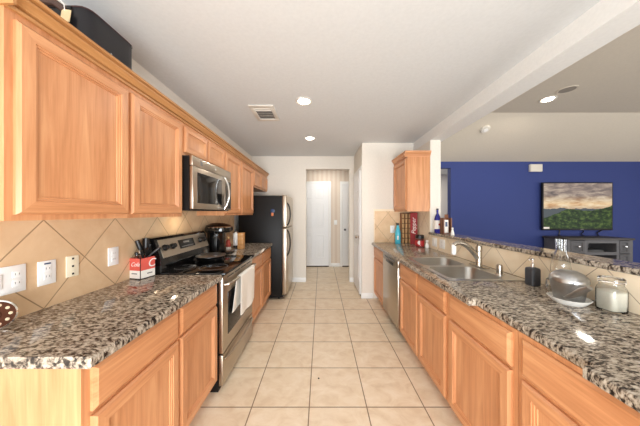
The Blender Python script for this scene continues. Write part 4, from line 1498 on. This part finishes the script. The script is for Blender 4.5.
# ------------------------------------------------------------------ ceiling fixtures
def can(x, y, label, power, glow='lamp_glow'):
    t = thing('recessed_light', label, 'ceiling light', (x, y, CEIL), 'recessed kitchen lights')
    obj('trim_ring', MB().lathe([(0.062, -0.002), (0.085, -0.001), (0.088, -0.006), (0.083, -0.010), (0.062, -0.007)], (x, y, CEIL), 32, closed=True), 'vent_white', t)
    obj('bulb', MB().lathe([(0.061, -0.003), (0.050, -0.012), (0.03, -0.018), (0, -0.02)], (x, y, CEIL), 28), glow, t)
    l = bpy.data.lights.new('can_lamp', 'AREA')
    l.shape = 'DISK'
    l.size = 0.12
    l.energy = power
    l.color = (1.0, 0.92, 0.82)
    o = bpy.data.objects.new('can_lamp', l)
    COL.objects.link(o)
    o.parent = t
    o.location = (0, 0, -0.025)
    return t


can(-0.175, 2.32, 'lit round recessed ceiling light nearer the camera, right of the vent', 4.5)
can(-0.168, 3.47, 'lit round recessed ceiling light farther from the camera, nearer the hallway', 4.5)

# living room eyeball light on the flat ceiling
t = thing('eyeball_light', 'lit swivel ceiling light with a dark tilted cover in the living room', 'ceiling light', (3.256, 3.256, 3.03))
ex_, ey_ = 3.256, 3.256
obj('trim_ring', MB().lathe([(0.070, -0.002), (0.098, -0.001), (0.100, -0.008), (0.09, -0.012), (0.070, -0.008)], (ex_, ey_, 3.03), 32, closed=True), 'vent_white', t)
obj('bulb', MB().lathe([(0.069, -0.003), (0.060, -0.014), (0.03, -0.020), (0, -0.022)], (ex_, ey_, 3.03), 28), 'lamp_glow', t)
l = bpy.data.lights.new('eyeball_lamp', 'AREA')
l.shape = 'DISK'
l.size = 0.13
l.energy = 12
l.color = (1.0, 0.9, 0.76)
o = bpy.data.objects.new('eyeball_lamp', l)
COL.objects.link(o)
o.parent = t
o.location = (0, 0, -0.03)
t = thing('ceiling_speaker', 'unlit dark round ceiling fixture right beside the lit living room light', 'ceiling fixture', (3.27, 3.0, 3.03))
obj('trim_ring', MB().lathe([(0.085, -0.001), (0.105, -0.001), (0.104, -0.008), (0.085, -0.006)], (3.265, 3.01, 3.03), 32, closed=True), 'living_ceiling', t)
obj('grille', MB().lathe([(0.084, -0.002), (0.084, -0.004), (0, -0.006)], (3.265, 3.01, 3.03), 32), 'fixture_grey', t)
# smoke detector on the slope
sn_ = Vector((0, -(3.03 - 2.436), -(LY - 3.70))).normalized()
dy0 = 3.958
dz0 = 2.436 + (LY - dy0) / (LY - 3.70) * (3.03 - 2.436)
q = sn_.to_track_quat('Z', 'Y').to_matrix()
sx_ = 164.0 / 227 * dy0
t = thing('smoke_detector', 'round off-white smoke detector on the sloped living room ceiling', 'smoke detector', (sx_, dy0, dz0))
obj('housing', MB().lathe([(0.075, 0.0), (0.075, 0.018), (0.065, 0.030), (0, 0.032)], (sx_, dy0, dz0), 28, 'Z', q), 'vent_white', t)
obj('grille', MB().lathe([(0.035, 0.0322), (0.035, 0.036), (0, 0.038)], (sx_, dy0, dz0), 24, 'Z', q), 'white_plastic', t)

# ceiling vent
vt = thing('ceiling_vent', 'off-white rectangular air vent on the kitchen ceiling beside the near light', 'vent', (-0.64, 2.6, CEIL))
vx0, vx1, vy0, vy1 = -0.775, -0.505, 2.40, 2.80
m = MB()
for b_ in ((vx0, vx1, vy0, vy0 + 0.05), (vx0, vx1, vy1 - 0.05, vy1), (vx0, vx0 + 0.045, vy0 + 0.05, vy1 - 0.05), (vx1 - 0.045, vx1, vy0 + 0.05, vy1 - 0.05)):
    m.box(*b_, CEIL - 0.012, CEIL - 0.001, 0.003)
obj('frame', m, 'vent_white', vt)
obj('duct', MB().box(vx0 + 0.045, vx1 - 0.045, vy0 + 0.05, vy1 - 0.05, CEIL - 0.004, CEIL - 0.001), 'vent_dark', vt)
for k in range(7):
    y = vy0 + 0.07 + 0.0433 * k
    obj('louver', MB().box(vx0 + 0.046, vx1 - 0.046, y - 0.010, y + 0.010, CEIL - 0.009, CEIL - 0.007, rot=Matrix.Rotation(math.radians(-32 if k < 2 else 25), 3, 'X')), 'vent_white', vt)

# crumb on the floor
tag(obj('crumb', MB().lathe([(0.004, 0.0002), (0.008, 0.003), (0.004, 0.007), (0, 0.008)], (-0.02, 1.91, 0.0), 8), 'crumb'), 'tiny dark crumb on the floor tiles in the aisle', 'crumb')
